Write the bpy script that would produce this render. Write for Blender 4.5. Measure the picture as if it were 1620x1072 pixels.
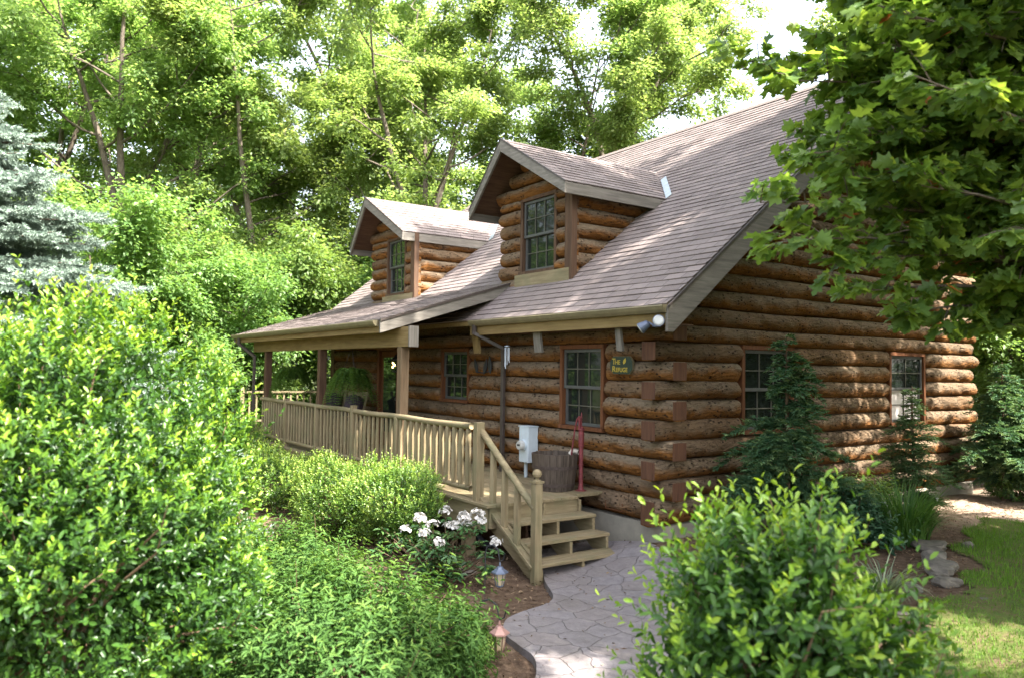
import bpy, math, random
import numpy as np
from mathutils import Vector, Matrix
for o in list(bpy.data.objects): bpy.data.objects.remove(o)
S = bpy.context.scene; COL = S.collection
PI = math.pi
# ------------------------------------------------------------------ camera
CAM = Vector((6.83, -7.0, 1.65))
R_ = Vector((0.56631877, 0.82406230, 0.01429591)); U_ = Vector((0.02411828, -0.03390782, 0.99913391)); F_ = Vector((-0.82383333, 0.56548350, 0.03907760))
cam = bpy.data.cameras.new('camera'); co = bpy.data.objects.new('camera', cam); COL.objects.link(co)
co.matrix_world = Matrix(((R_.x, U_.x, -F_.x, CAM.x), (R_.y, U_.y, -F_.y, CAM.y), (R_.z, U_.z, -F_.z, CAM.z), (0, 0, 0, 1)))
cam.sensor_width = 36; cam.lens = 26.98; cam.clip_start = .05; cam.clip_end = 2000
cam.dof.use_dof = True; cam.dof.focus_distance = 10.0; cam.dof.aperture_fstop = 1.5
S.camera = co
# ------------------------------------------------------------------ sky, sun, exposure
SUN = Vector((.60, .20, .775)).normalized()
W = bpy.data.worlds.new('World'); S.world = W; W.use_nodes = True
wn = W.node_tree.nodes; bg = wn['Background']
sky = wn.new('ShaderNodeTexSky'); sky.sky_type = 'NISHITA'; sky.sun_disc = False
sky.sun_elevation = math.asin(SUN.z); sky.sun_rotation = math.atan2(SUN.x, SUN.y)
sky.air_density = 1.0; sky.dust_density = 3.0; sky.ozone_density = 1.0
hs = wn.new('ShaderNodeHueSaturation'); hs.inputs['Saturation'].default_value = .45; W.node_tree.links.new(sky.outputs[0], hs.inputs['Color']); W.node_tree.links.new(hs.outputs[0], bg.inputs[0]); bg.inputs[1].default_value = .15
sl = bpy.data.lights.new('sun', 'SUN'); so = bpy.data.objects.new('sun', sl); COL.objects.link(so)
sl.energy = 4.2; sl.angle = math.radians(.53); sl.color = (1, .95, .87)
so.rotation_mode = 'QUATERNION'; so.rotation_quaternion = SUN.to_track_quat('Z', 'Y'); so.location = (20, 10, 30)
S.view_settings.view_transform = 'Standard'; S.view_settings.look = 'None'; S.view_settings.gamma = 1
S.view_settings.exposure = 2.7
S.render.engine = 'CYCLES'
S.cycles.use_denoising = True
S.cycles.max_bounces = 7; S.cycles.diffuse_bounces = 4; S.cycles.glossy_bounces = 2; S.cycles.transmission_bounces = 4; S.cycles.transparent_max_bounces = 4
S.cycles.caustics_reflective = False; S.cycles.caustics_refractive = False

# ------------------------------------------------------------------ helpers
class MB:
    def __init__(s): s.v = []; s.f = []; s.n = 0; s.a = {}
    def add(s, v, f, **attrs):
        v = np.asarray(v, float).reshape(-1, 3); b = s.n
        s.v.append(v); s.f += [tuple(i + b for i in q) for q in f]; s.n += len(v)
        for k, x in attrs.items(): s.a.setdefault(k, []).append((b, np.broadcast_to(np.asarray(x, float), (len(v),))))
        return s
    def box(s, x0, x1, y0, y1, z0, z1):
        return s.add([(x0, y0, z0), (x1, y0, z0), (x1, y1, z0), (x0, y1, z0), (x0, y0, z1), (x1, y0, z1), (x1, y1, z1), (x0, y1, z1)],
                     [(0, 3, 2, 1), (4, 5, 6, 7), (0, 1, 5, 4), (1, 2, 6, 5), (2, 3, 7, 6), (3, 0, 4, 7)])
    def beam(s, p0, p1, w, h, up=(0, 0, 1)):          # box along p0-p1: w sideways, h along up
        p0 = np.array(p0, float); p1 = np.array(p1, float); d = p1 - p0; d /= np.linalg.norm(d)
        u = np.array(up, float); sd = np.cross(d, u); sd /= np.linalg.norm(sd); u = np.cross(sd, d)
        v = []
        for p in (p0, p1):
            for a, b in ((-1, -1), (1, -1), (1, 1), (-1, 1)): v.append(p + sd * a * w / 2 + u * b * h / 2)
        return s.add(v, [(0, 1, 2, 3), (7, 6, 5, 4), (0, 4, 5, 1), (1, 5, 6, 2), (2, 6, 7, 3), (3, 7, 4, 0)])
    def tube(s, pts, rad, n=8, caps=True):
        P = np.array(pts, float); m = len(P)
        r = np.broadcast_to(np.asarray(rad, float), (m,))
        T = np.gradient(P, axis=0); T /= np.linalg.norm(T, axis=1)[:, None] + 1e-9
        ref = np.array([0, 0, 1.]) if abs(T[:, 2]).mean() < .8 else np.array([1., 0, 0])
        A = np.cross(T, ref); A /= np.linalg.norm(A, axis=1)[:, None] + 1e-9; B = np.cross(T, A)
        th = np.arange(n) * 2 * PI / n
        V = P[:, None] + r[:, None, None] * (np.cos(th)[None, :, None] * A[:, None] + np.sin(th)[None, :, None] * B[:, None])
        f = [(i * n + j, i * n + (j + 1) % n, (i + 1) * n + (j + 1) % n, (i + 1) * n + j) for i in range(m - 1) for j in range(n)]
        if caps: f += [tuple(range(n)), tuple((m - 1) * n + j for j in reversed(range(n)))]
        return s.add(V.reshape(-1, 3), f)
    def lathe(s, c, prof, n=16, cap=True):
        c = np.array(c, float); th = np.arange(n) * 2 * PI / n; v = []
        for r, z in prof: v += [c + (r * math.cos(t), r * math.sin(t), z) for t in th]
        m = len(prof); f = [(i * n + j, i * n + (j + 1) % n, (i + 1) * n + (j + 1) % n, (i + 1) * n + j) for i in range(m - 1) for j in range(n)]
        if cap: f += [tuple(reversed(range(n))), tuple((m - 1) * n + j for j in range(n))]
        return s.add(v, f)
    def prism(s, poly, off):                            # polygon (3D pts) swept by off
        p = np.array(poly, float); q = p + np.array(off, float); n = len(p)
        return s.add(np.vstack([p, q]), [tuple(reversed(range(n))), tuple(range(n, 2 * n))] + [(i, (i + 1) % n, n + (i + 1) % n, n + i) for i in range(n)])
    def mesh(s, name, smooth=False):
        me = bpy.data.meshes.new(name); me.from_pydata(np.vstack(s.v).tolist(), [], s.f)
        for k, L in s.a.items():
            at = me.attributes.new(k, 'FLOAT', 'POINT'); arr = np.full(s.n, .5, np.float32)
            for b, x in L: arr[b:b + len(x)] = x
            at.data.foreach_set('value', arr)
        if smooth: me.polygons.foreach_set('use_smooth', np.ones(len(me.polygons), bool))
        me.validate(); me.update(); return me

def link(o, parent=None, local=False):
    COL.objects.link(o)
    if parent is not None:
        o.parent = parent
        if not local and parent.type == 'EMPTY' and parent.parent is None: o.location = -parent.location
    return o
def obj(name, mb, mat, parent=None, bevel=0, smooth=False, local=False):
    me = mb.mesh(name, smooth) if isinstance(mb, MB) else mb
    o = bpy.data.objects.new(name, me); me.materials.clear(); me.materials.append(mat)
    if bevel:
        m = o.modifiers.new('bevel', 'BEVEL'); m.width = bevel; m.segments = 2; m.limit_method = 'ANGLE'
    return link(o, parent, local)
def tag(o, label, cat, group=None, kind=None):
    o['label'] = label; o['category'] = cat
    if group: o['group'] = group
    if kind: o['kind'] = kind
    return o
def thing(name, label, cat, loc=(0, 0, 0), group=None):
    o = bpy.data.objects.new(name, None); o.location = loc; o.empty_display_size = .1; COL.objects.link(o)
    return tag(o, label, cat, group)
def struct(o): o['kind'] = 'structure'; return o
def sm(t): t = np.clip(t, 0, 1); return t * t * (3 - 2 * t)
def g(x, y): return -.76 + .3 * sm((y + 1.4) / 1.6) * sm((x + 1.6) / 1.8)

# ------------------------------------------------------------------ materials
class NT:
    def __init__(s, name):
        s.m = bpy.data.materials.new(name); s.m.use_nodes = True; s.t = s.m.node_tree; s.b = s.t.nodes['Principled BSDF']; s.out = s.t.nodes['Material Output']
    def n(s, typ, props=None, **ins):
        x = s.t.nodes.new(typ)
        for k, v in (props or {}).items(): setattr(x, k, v)
        for k, v in ins.items():
            k = k.replace('_', ' ')
            i = x.inputs[int(k[1:])] if k[0] == 'i' and k[1:].isdigit() else x.inputs[k]
            s.set(i, v)
        return x
    def set(s, i, v):
        if isinstance(v, bpy.types.NodeSocket): s.t.links.new(v, i)
        elif isinstance(v, (tuple, list)) and len(v) == 3 and i.type == 'RGBA': i.default_value = (*v, 1)
        else: i.default_value = v
    def math(s, op, a, b=0., c=0., clamp=False): return s.n('ShaderNodeMath', {'operation': op, 'use_clamp': clamp}, i0=a, i1=b, i2=c).outputs[0]
    def mix(s, f, a, b, mode='MIX'):
        x = s.t.nodes.new('ShaderNodeMix'); x.data_type = 'RGBA'; x.blend_type = mode
        s.set(x.inputs[0], f); s.set(x.inputs[6], a); s.set(x.inputs[7], b); return x.outputs[2]
    def ramp(s, f, stops, interp='LINEAR'):
        x = s.n('ShaderNodeValToRGB', Fac=f); x.color_ramp.interpolation = interp
        e = x.color_ramp.elements
        while len(e) < len(stops): e.new(.5)
        for q, (p, c) in zip(e, stops): q.position = p; q.color = (*c, 1) if len(c) == 3 else c
        return x.outputs[0]
    def obco(s, scale=(1, 1, 1), rot=(0, 0, 0)):
        tc = s.n('ShaderNodeTexCoord'); return s.n('ShaderNodeMapping', i0=tc.outputs['Object'], Scale=scale, Rotation=rot).outputs[0]
    def noise(s, vec, scale, detail=4, rough=.6, out=0): return s.n('ShaderNodeTexNoise', Vector=vec, Scale=scale, Detail=detail, Roughness=rough).outputs[out]
    def attr(s, name): return s.n('ShaderNodeAttribute', {'attribute_name': name}).outputs['Fac']
    def bump(s, h, strength=.4, dist=.02): s.set(s.b.inputs['Normal'], s.n('ShaderNodeBump', Strength=strength, Distance=dist, Height=h).outputs[0])
    def base(s, c, rough=.7, spec=.3, metal=0.):
        s.set(s.b.inputs['Base Color'], c); s.set(s.b.inputs['Roughness'], rough); s.set(s.b.inputs['Specular IOR Level'], spec); s.set(s.b.inputs['Metallic'], metal); return s.m

def wood(name, c0, c1, axis, dark=.5, rough=.75, green=None):
    t = NT(name); sc = {'x': (1.2, 16, 16), 'y': (16, 1.2, 16), 'z': (16, 16, 1.2)}[axis]
    v = t.obco(sc); n1 = t.noise(v, 1.6, 6, .65); big = t.noise(t.obco(), 2.2, 3)
    c = t.ramp(n1, [(.28, tuple(x * dark for x in c0)), (.45, c0), (.72, c1)])
    c = t.mix(t.math('MULTIPLY', big, .5), c, tuple(x * .6 for x in c0))
    if green: c = t.mix(t.ramp(t.noise(t.obco(), 3.1, 4), [(.48, (0, 0, 0)), (.68, (.7, .7, .7))]), c, green)
    t.bump(n1, .35, .01); return t.base(c, rough, .25)
M = {}
for ax in 'xyz':
    M['deck_' + ax] = wood('weathered treated lumber ' + ax, (.195, .15, .083), (.30, .24, .145), ax, green=(.14, .13, .07))
    M['grey_' + ax] = wood('grey trim board ' + ax, (.14, .125, .105), (.23, .205, .175), ax, dark=.6)
    M['orange_' + ax] = wood('stained orange trim ' + ax, (.115, .042, .016), (.17, .066, .025), ax)
    M['brown_' + ax] = wood('brown stained wood ' + ax, (.078, .042, .024), (.13, .075, .042), ax)
    M['yellow_' + ax] = wood('yellowish treated board ' + ax, (.175, .118, .045), (.25, .18, .08), ax)

M['post'] = wood('brown grey post timber', (.13, .085, .048), (.21, .15, .09), 'z')
def log_mat(name, og, gy, shift):
    t = NT(name); h = t.attr('lh'); r = t.attr('rnd'); tc = t.obco()
    nlow = t.noise(tc, 2.6, 4, .6); nst = t.noise(t.obco((3, 3, 14)), 2.2, 6, .7)
    w = t.math('ADD', t.math('ADD', h, t.math('MULTIPLY', nlow, .9)), t.math('ADD', t.math('MULTIPLY', r, .35), t.math('MULTIPLY', nst, .5)))
    w = t.math('MULTIPLY', w, .42)
    orange = t.mix(t.ramp(nst, [(.35, (0, 0, 0)), (.65, (1, 1, 1))]), tuple(x * .55 for x in og), og)
    grey = t.mix(t.ramp(t.noise(t.obco((4, 4, 22)), 3, 5, .7), [(.35, (0, 0, 0)), (.7, (1, 1, 1))]), tuple(x * .6 for x in gy), gy)
    c = t.mix(t.ramp(w, [(.50 + shift, (0, 0, 0)), (.66 + shift, (1, 1, 1))]), orange, grey)
    c = t.mix(t.math('MULTIPLY', r, .55), c, t.mix(t.ramp(t.noise(tc, .8, 2), [(.4, (0, 0, 0)), (.6, (1, 1, 1))]), (.07, .036, .016), (.15, .066, .02)))
    c = t.mix(t.ramp(t.noise(t.obco((2, 2, 30)), 2.5, 3, .8), [(.60, (0, 0, 0)), (.66, (.8, .8, .8))]), c, (.02, .012, .008))
    # dark pits, knots and remnants of bark
    vo = t.n('ShaderNodeTexVoronoi', Vector=t.n('ShaderNodeMapping', i0=t.n('ShaderNodeTexCoord').outputs['Object'], Scale=(7, 7, 13)).outputs[0], Scale=1.6, Randomness=1).outputs['Distance']
    pit = t.math('MULTIPLY', t.ramp(vo, [(.20, (1, 1, 1)), (.28, (0, 0, 0))]), t.ramp(t.noise(tc, 4.5, 3), [(.46, (0, 0, 0)), (.52, (1, 1, 1))]))
    bark = t.math('MULTIPLY', t.ramp(t.noise(t.obco((12, 12, 20)), 1.8, 5, .7), [(.55, (0, 0, 0)), (.63, (1, 1, 1))]), t.ramp(t.noise(tc, 1.9, 2), [(.40, (0, 0, 0)), (.52, (1, 1, 1))]))
    c = t.mix(t.math('MULTIPLY', pit, .85), c, (.022, .014, .01))
    c = t.mix(t.math('MULTIPLY', bark, .65), c, (.05, .032, .022))
    hgt = t.math('SUBTRACT', t.math('ADD', nst, t.math('MULTIPLY', nlow, 1.2)), t.math('ADD', t.math('MULTIPLY', pit, .5), t.math('MULTIPLY', bark, .35)))
    t.bump(hgt, 1., .035); return t.base(c, .92, .1)
M['log'] = log_mat('hewn log', (.23, .096, .025), (.235, .178, .12), -.04)
M['log_end'] = wood('cut log end', (.085, .038, .021), (.135, .062, .033), 'z')
def shingle_mat():
    t = NT('brown asphalt shingles'); uv = t.n('ShaderNodeUVMap').outputs[0]
    sx = t.n('ShaderNodeSeparateXYZ', i0=uv); row = t.math('FLOOR', t.math('DIVIDE', sx.outputs[1], .14))
    wn_ = t.n('ShaderNodeTexWhiteNoise', {'noise_dimensions': '1D'}, W=row).outputs[0]
    xx = t.math('DIVIDE', t.math('ADD', sx.outputs[0], t.math('MULTIPLY', wn_, 3.)), .31)
    tab = t.math('FLOOR', xx); fr = t.math('FRACT', xx)
    cell = t.n('ShaderNodeTexWhiteNoise', {'noise_dimensions': '2D'}, Vector=t.n('ShaderNodeCombineXYZ', X=tab, Y=row).outputs[0])
    c = t.ramp(cell.outputs[0], [(0, (.105, .082, .075)), (.4, (.14, .113, .105)), (.75, (.172, .14, .13)), (1, (.215, .17, .155))])
    c = t.mix(t.ramp(t.noise(uv, 60, 3, .7), [(.3, (0, 0, 0)), (.8, (.6, .6, .6))]), c, (.27, .22, .2))
    c = t.mix(t.math('MULTIPLY', t.noise(uv, .9, 4), .5), c, (.12, .095, .085))
    slot = t.math('MULTIPLY', t.math('LESS_THAN', fr, .03), .8)
    c = t.mix(slot, c, (.03, .025, .025))
    t.bump(t.math('SUBTRACT', t.noise(uv, 90, 2), t.math('MULTIPLY', slot, 1.5)), .5, .006); return t.base(c, .85, .3)
M['shingle'] = shingle_mat()
def plain(name, c, rough=.5, metal=0., var=.25, spec=.4, scale=9):
    t = NT(name); n = t.noise(t.obco(), scale, 5, .65)
    cc = t.mix(t.ramp(n, [(.3, (0, 0, 0)), (.75, (1, 1, 1))]), tuple(x * (1 - var) for x in c), tuple(min(1, x * (1 + var * .6)) for x in c))
    t.bump(n, .12, .004); return t.base(cc, rough, spec, metal)
M['dark_metal'] = plain('dark brown metal', (.055, .042, .036), .45)
M['gutter'] = plain('olive brown gutter', (.15, .125, .07), .5)
M['black_iron'] = plain('black iron', (.02, .02, .024), .5)
M['flash'] = plain('galvanised flashing', (.5, .54, .62), .35, .6)
M['concrete'] = plain('foundation concrete', (.24, .215, .17), .9, scale=4)
M['sash'] = plain('grey window sash', (.07, .07, .066), .5)
M['bar'] = plain('tan muntin bar', (.085, .08, .06), .5)
M['white_blind'] = plain('white blind behind glass', (.55, .5, .48), .35, var=.06)
M['grey_paint'] = plain('light grey painted steel', (.46, .52, .56), .4, var=.1)
M['glass_lens'] = plain('clear lamp lens', (.42, .42, .40), .12, var=.08)
M['amber_glass'] = plain('pale lantern glass', (.42, .34, .22), .2, var=.15)
M['blue_metal'] = plain('blue grey lantern metal', (.10, .12, .17), .4, .3)
M['copper'] = plain('coppery lantern metal', (.33, .19, .16), .45, .3)
M['red_paint'] = plain('worn red paint', (.16, .028, .032), .55, var=.5, scale=25)
M['cream_paint'] = plain('cream paint', (.45, .4, .33), .5)
M['stave'] = wood('old barrel staves', (.06, .045, .034), (.13, .10, .078), 'z', dark=.35)
M['rust'] = plain('rusty barrel hoop', (.06, .042, .035), .75, var=.5, scale=30)
M['soil'] = plain('potting soil', (.035, .025, .018), .95, var=.6, scale=40)
M['sign_green'] = plain('dark green sign paint', (.012, .026, .016), .45)
M['sign_gold'] = plain('gold lettering', (.36, .26, .03), .4, var=.1)
M['door'] = plain('dark door', (.045, .05, .045), .4)
M['cushion'] = plain('dark cushion cloth', (.05, .035, .045), .9, var=.5, scale=14)
M['stone'] = plain('field stone', (.13, .112, .09), .85, var=.5, scale=7)
t = NT('window glass'); M['glass'] = t.base((.012, .015, .013), .03, .35)
t = NT('lit bulb'); t.set(t.b.inputs['Emission Color'], (1, .62, .22)); t.set(t.b.inputs['Emission Strength'], 3.); M['bulb'] = t.base((.8, .6, .3), .4)
t = NT('seeded lantern glass'); t.set(t.b.inputs['Transmission Weight'], .9); M['clear'] = t.base((.9, .8, .6), .1)
def bark(name, c0, c1):
    t = NT(name); n = t.noise(t.obco((9, 9, 2.2)), 2.2, 6, .7); c = t.ramp(n, [(.3, c0), (.7, c1)]); t.bump(n, .7, .05); return t.base(c, .9, .2)
M['bark'] = bark('grey brown bark', (.07, .055, .042), (.19, .155, .12)); M['twig'] = bark('brown twig', (.09, .06, .035), (.19, .13, .08))
def leaf(name, stops, trans=.35, rough=.45, spec=.4, tcol=None, hue=.0):
    t = NT(name); c = t.ramp(t.attr('tone'), stops)
    oi = t.n('ShaderNodeObjectInfo').outputs['Random']
    c = t.n('ShaderNodeHueSaturation', Hue=t.math('ADD', .5 - hue / 2, t.math('MULTIPLY', oi, hue)), Saturation=1., Value=t.math('ADD', .9, t.math('MULTIPLY', oi, .2)), Color=c).outputs[0]
    t.base(c, rough, spec)
    tr = t.n('ShaderNodeBsdfTranslucent', Color=t.mix(1., c, tcol or (1.5, 1.45, .7), 'MULTIPLY'))
    mx = t.n('ShaderNodeMixShader', i0=trans, i1=t.b.outputs[0], i2=tr.outputs[0]); t.t.links.new(mx.outputs[0], t.out.inputs[0]); return t.m
M['tree_leaf'] = leaf('woodland leaves', [(0, (.075, .13, .035)), (.5, (.145, .215, .07)), (1, (.25, .30, .12))], .54, hue=.025, tcol=(2.3, 2.2, 1.4))
M['under_leaf'] = leaf('understory leaves', [(0, (.06, .115, .03)), (.5, (.125, .20, .055)), (1, (.22, .28, .10))], .48, hue=.03, tcol=(2.1, 2.0, 1.2))
M['maple_leaf'] = leaf('maple leaves', [(0, (.05, .105, .026)), (.55, (.125, .205, .045)), (.93, (.21, .28, .06)), (.965, (.25, .07, .03)), (1, (.33, .09, .04))], .55, tcol=(2.2, 2.0, .9))
M['holly_leaf'] = leaf('glossy evergreen leaves', [(0, (.018, .05, .014)), (.35, (.055, .13, .018)), (.65, (.15, .26, .024)), (1, (.28, .38, .05))], .36, .38, .4, tcol=(1.9, 1.8, .7))
M['holly_leaf_mid'] = leaf('bright shrub leaves', [(0, (.03, .08, .015)), (.4, (.13, .23, .03)), (1, (.32, .40, .08))], .35, .35, .5)
M['lance_leaf'] = leaf('lance shaped leaves', [(0, (.03, .075, .018)), (.5, (.07, .145, .03)), (1, (.17, .245, .05))], .32, .62, .15)
M['hemlock'] = leaf('hemlock needles', [(0, (.03, .09, .042)), (.6, (.085, .165, .075)), (1, (.2, .27, .10))], .25, .6, .25)
M['arbor'] = leaf('light conifer needles', [(0, (.035, .085, .03)), (.6, (.085, .15, .06)), (1, (.17, .22, .09))], .25, .6, .25)
M['spruce'] = leaf('blue spruce needles', [(0, (.07, .11, .08)), (.5, (.19, .25, .20)), (1, (.34, .42, .34))], .2, .6, .25, (1.1, 1.15, 1.1))
M['rhodo'] = leaf('rhododendron leaves', [(0, (.02, .06, .022)), (.6, (.05, .12, .035)), (1, (.11, .19, .05))], .2, .4, .5)
M['petal'] = leaf('white petals', [(0, (.40, .37, .34)), (1, (.62, .60, .58))], .25, .6, .2, (1, 1, 1))
M['peony'] = leaf('dark perennial leaves', [(0, (.016, .055, .026)), (1, (.045, .11, .045))], .3, .45, .4)
M['blade'] = leaf('strap leaves', [(0, (.03, .085, .015)), (1, (.10, .19, .035))], .35, .45, .4)
M['pale_blade'] = leaf('pale striped strap leaves', [(0, (.07, .10, .06)), (1, (.28, .32, .2))], .3, .45, .4)
M['grass'] = leaf('lawn grass', [(0, (.055, .11, .016)), (.6, (.10, .20, .022)), (1, (.19, .27, .05))], .35, .6, .2)
M['fern'] = leaf('fern fronds', [(0, (.04, .10, .02)), (1, (.13, .22, .04))], .4, .6, .2)
M['chip'] = leaf('bark chips and dry leaves', [(0, (.05, .03, .02)), (.6, (.13, .08, .05)), (1, (.28, .2, .13))], .05, .9, .1)

# ------------------------------------------------------------------ vectorised leaves, blades
TPL = {
 'rhomb': ([(0, 0, 0), (.42, -.5, .10), (1, 0, -.06), (.42, .5, .10)], [(0, 1, 2), (0, 2, 3)]),
 'oval': ([(0, 0, 0), (.32, -.42, .09), (.72, -.44, .08), (1, 0, -.05), (.72, .44, .08), (.32, .42, .09)], [(0, 1, 2, 3), (0, 3, 4, 5)]),
}
_h = [(.02, .14), (.10, .44), (.30, .27), (.45, .34), (.62, .54), (.66, .28), (.72, .15), (.84, .20)]
_o = [(0, 0)] + [(a, -b) for a, b in _h] + [(1, 0)] + [(a, b) for a, b in reversed(_h)]
TPL['maple'] = ([(.35, 0, -.05)] + [(a, b, .10 * abs(b) * 2 - .12 * a * a) for a, b in _o], [(0, i + 1, (i + 1) % len(_o) + 1) for i in range(len(_o))])
def unit(a): return a / (np.linalg.norm(a, axis=-1, keepdims=True) + 1e-9)
def np_mesh(name, V, F, tone):                          # V (n,3); F (m,k) uniform loops
    me = bpy.data.meshes.new(name); me.vertices.add(len(V)); me.vertices.foreach_set('co', V.astype(np.float32).ravel())
    m, k = F.shape; me.loops.add(m * k); me.loops.foreach_set('vertex_index', F.astype(np.int32).ravel())
    me.polygons.add(m); me.polygons.foreach_set('loop_start', np.arange(0, m * k, k, dtype=np.int32)); me.polygons.foreach_set('loop_total', np.full(m, k, np.int32))
    at = me.attributes.new('tone', 'FLOAT', 'POINT'); at.data.foreach_set('value', tone.astype(np.float32))
    me.update(calc_edges=True); return me
def leaves(name, P, D, N, L, Wd, tone, shape='rhomb'):
    tv, tf = TPL[shape]; tv = np.array(tv); tf = np.array(tf); n = len(P); k = len(tv)
    D = unit(D); Sd = unit(np.cross(D, N)); N = np.cross(Sd, D)
    L = np.broadcast_to(L, (n,)); Wd = np.broadcast_to(Wd, (n,))
    V = P[:, None] + (L[:, None] * tv[:, 0])[..., None] * D[:, None] + (Wd[:, None] * tv[:, 1])[..., None] * Sd[:, None] + (L[:, None] * tv[:, 2])[..., None] * N[:, None]
    F = (np.arange(n) * k)[:, None, None] + tf[None]
    return np_mesh(name, V.reshape(-1, 3), F.reshape(-1, tf.shape[1]), np.repeat(np.clip(tone, 0, 1), k))
def blades(name, P, D, H, Wd, bend, tone, seg=4):       # arching strips
    n = len(P); D = unit(D * np.array([1, 1, 0])); Sd = np.stack([-D[:, 1], D[:, 0], 0 * D[:, 0]], 1)
    ts = np.linspace(0, 1, seg + 1); V = []
    for t_ in ts:
        a = bend * t_; c = P + D * (H * np.where(bend > 1e-3, (1 - np.cos(a)) / np.maximum(bend, 1e-3), 0))[:, None] + np.array([0, 0, 1]) * (H * np.sin(a) / np.maximum(bend, 1e-3))[:, None]
        w = Wd * (1 - t_ ** 2.2) * .5 + .0004
        V += [c - Sd * w[:, None], c + Sd * w[:, None]]
    V = np.stack(V, 1); k = 2 * (seg + 1)
    tf = np.array([(2 * i, 2 * i + 1, 2 * i + 3, 2 * i + 2) for i in range(seg)])
    F = (np.arange(n) * k)[:, None, None] + tf[None]
    return np_mesh(name, V.reshape(-1, 3), F.reshape(-1, 4), np.repeat(tone, k))
def rdir(rng, n): return unit(rng.normal(size=(n, 3)))

# ------------------------------------------------------------------ ground, lawn, walkway
xs = np.unique(np.concatenate([np.linspace(-160, -16, 14), np.linspace(-16, 12, 113), np.linspace(12, 160, 14)]))
ys = np.unique(np.concatenate([np.linspace(-160, -9, 14), np.linspace(-9, 14, 93), np.linspace(14, 160, 14)]))
X, Y = np.meshgrid(xs, ys, indexing='ij')
Z = g(X, Y) + .02 * np.sin(X * 2.3 + 1) * np.cos(Y * 1.9) + .012 * np.sin(X * 5.1 + Y * 3.7)
nx, ny = X.shape
gm = MB().add(np.stack([X, Y, Z], -1).reshape(-1, 3), [(i * ny + j, (i + 1) * ny + j, (i + 1) * ny + j + 1, i * ny + j + 1) for i in range(nx - 1) for j in range(ny - 1)])
t = NT('bare earth and mulch'); oc = t.obco()
c = t.ramp(t.noise(oc, 9, 8, .75), [(.3, (.045, .028, .018)), (.5, (.11, .072, .048)), (.7, (.20, .14, .095))])
dm = t.n('ShaderNodeVectorMath', {'operation': 'DISTANCE'}, i0=oc, i1=(1.2, 6.9, -.46)).outputs['Value']
dmask = t.ramp(t.math('ADD', t.math('MULTIPLY', dm, .22), t.math('MULTIPLY', t.noise(oc, 2.2, 5), .35)), [(.62, (1, 1, 1)), (.78, (0, 0, 0))])
c = t.mix(dmask, c, t.ramp(t.noise(oc, 14, 6, .7), [(.3, (.24, .165, .115)), (.7, (.40, .30, .22))]))
far = t.n('ShaderNodeVectorMath', {'operation': 'LENGTH'}, i0=oc).outputs['Value']
c = t.mix(t.ramp(t.math('MULTIPLY', far, .05), [(.55, (0, 0, 0)), (.75, (.8, .8, .8))]), c, (.05, .075, .02))
t.bump(t.noise(oc, 22, 6, .75), .9, .03); M['ground'] = t.base(c, .95, .1)
struct(obj('ground', gm, M['ground'], smooth=True))

lawn_poly = [(1.35, 5.0), (1.75, 4.0), (2.3, 2.6), (2.75, 1.9), (3.1, .7), (3.3, -.4), (3.45, -1.1), (4.2, -1.9), (6.2, -2.2), (9, -2.4), (14, -2.5), (14, 6.6), (6, 6.4), (3.2, 6.0), (2.2, 5.6)]
lp = np.array(lawn_poly)
def inside(px, py, poly):
    r = np.zeros(px.shape, bool); n = len(poly)
    for i in range(n):
        (x0, y0), (x1, y1) = poly[i], poly[i - 1]
        r ^= ((y0 > py) != (y1 > py)) & (px < (x1 - x0) * (py - y0) / (y1 - y0 + 1e-12) + x0)
    return r
gx = np.arange(1.2, 14.01, .1); gy = np.arange(-2.6, 6.7, .1); LX, LY = np.meshgrid(gx, gy, indexing='ij')
ins = inside(LX + .05 + .12 * np.sin(LY * 5), LY + .05 + .1 * np.sin(LX * 4), lawn_poly)
LZ = g(LX, LY) + .02 * np.sin(LX * 2.3 + 1) * np.cos(LY * 1.9) + .012 * np.sin(LX * 5.1 + LY * 3.7) + .012
mb = MB(); ny = len(gy)
mb.add(np.stack([LX, LY, LZ], -1).reshape(-1, 3), [(i * ny + j, (i + 1) * ny + j, (i + 1) * ny + j + 1, i * ny + j + 1) for i in range(len(gx) - 1) for j in range(ny - 1) if ins[i, j]])
t = NT('lawn soil and thatch'); oc = t.obco(); c = t.ramp(t.noise(oc, 6, 8, .7), [(.35, (.13, .09, .055)), (.5, (.09, .10, .03)), (.7, (.07, .12, .025))]); t.bump(t.noise(oc, 40, 4), .8, .02); M['lawn'] = t.base(c, .95, .1)
struct(obj('lawn', mb, M['lawn'], smooth=True))
rng = np.random.default_rng(5)
n = 150000; p = np.stack([rng.uniform(1.2, 9, n), rng.uniform(-2.6, 6.7, n)], 1)
dens = .5 + .5 * np.sin(p[:, 0] * 3.1 + np.sin(p[:, 1] * 2.2) * 1.5) * np.cos(p[:, 1] * 2.7 + p[:, 0]) + .35 * np.clip(p[:, 1] / 3, -1, 1)
ok = inside(p[:, 0] + .12 * np.sin(p[:, 1] * 5), p[:, 1] + .1 * np.sin(p[:, 0] * 4), lawn_poly) & (rng.random(n) < np.clip(dens + .15, .12, 1))
p = p[ok]; n = len(p); far_ = np.clip((p[:, 1] + 1) / 4, 0, 1)
P = np.c_[p, g(p[:, 0], p[:, 1])]
h = rng.uniform(.03, .075, n) * (.6 + .7 * far_); 
me = blades('lawn_grass', P, rdir(rng, n), h, rng.uniform(.004, .008, n), rng.uniform(.3, 1.5, n), rng.beta(2, 2, n) * .8 + .2 * rng.random(n), 2)
o = obj('grass', me, M['grass']); tag(o, 'patchy short green lawn grass right of the stone edging', 'grass', kind='stuff')

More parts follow.
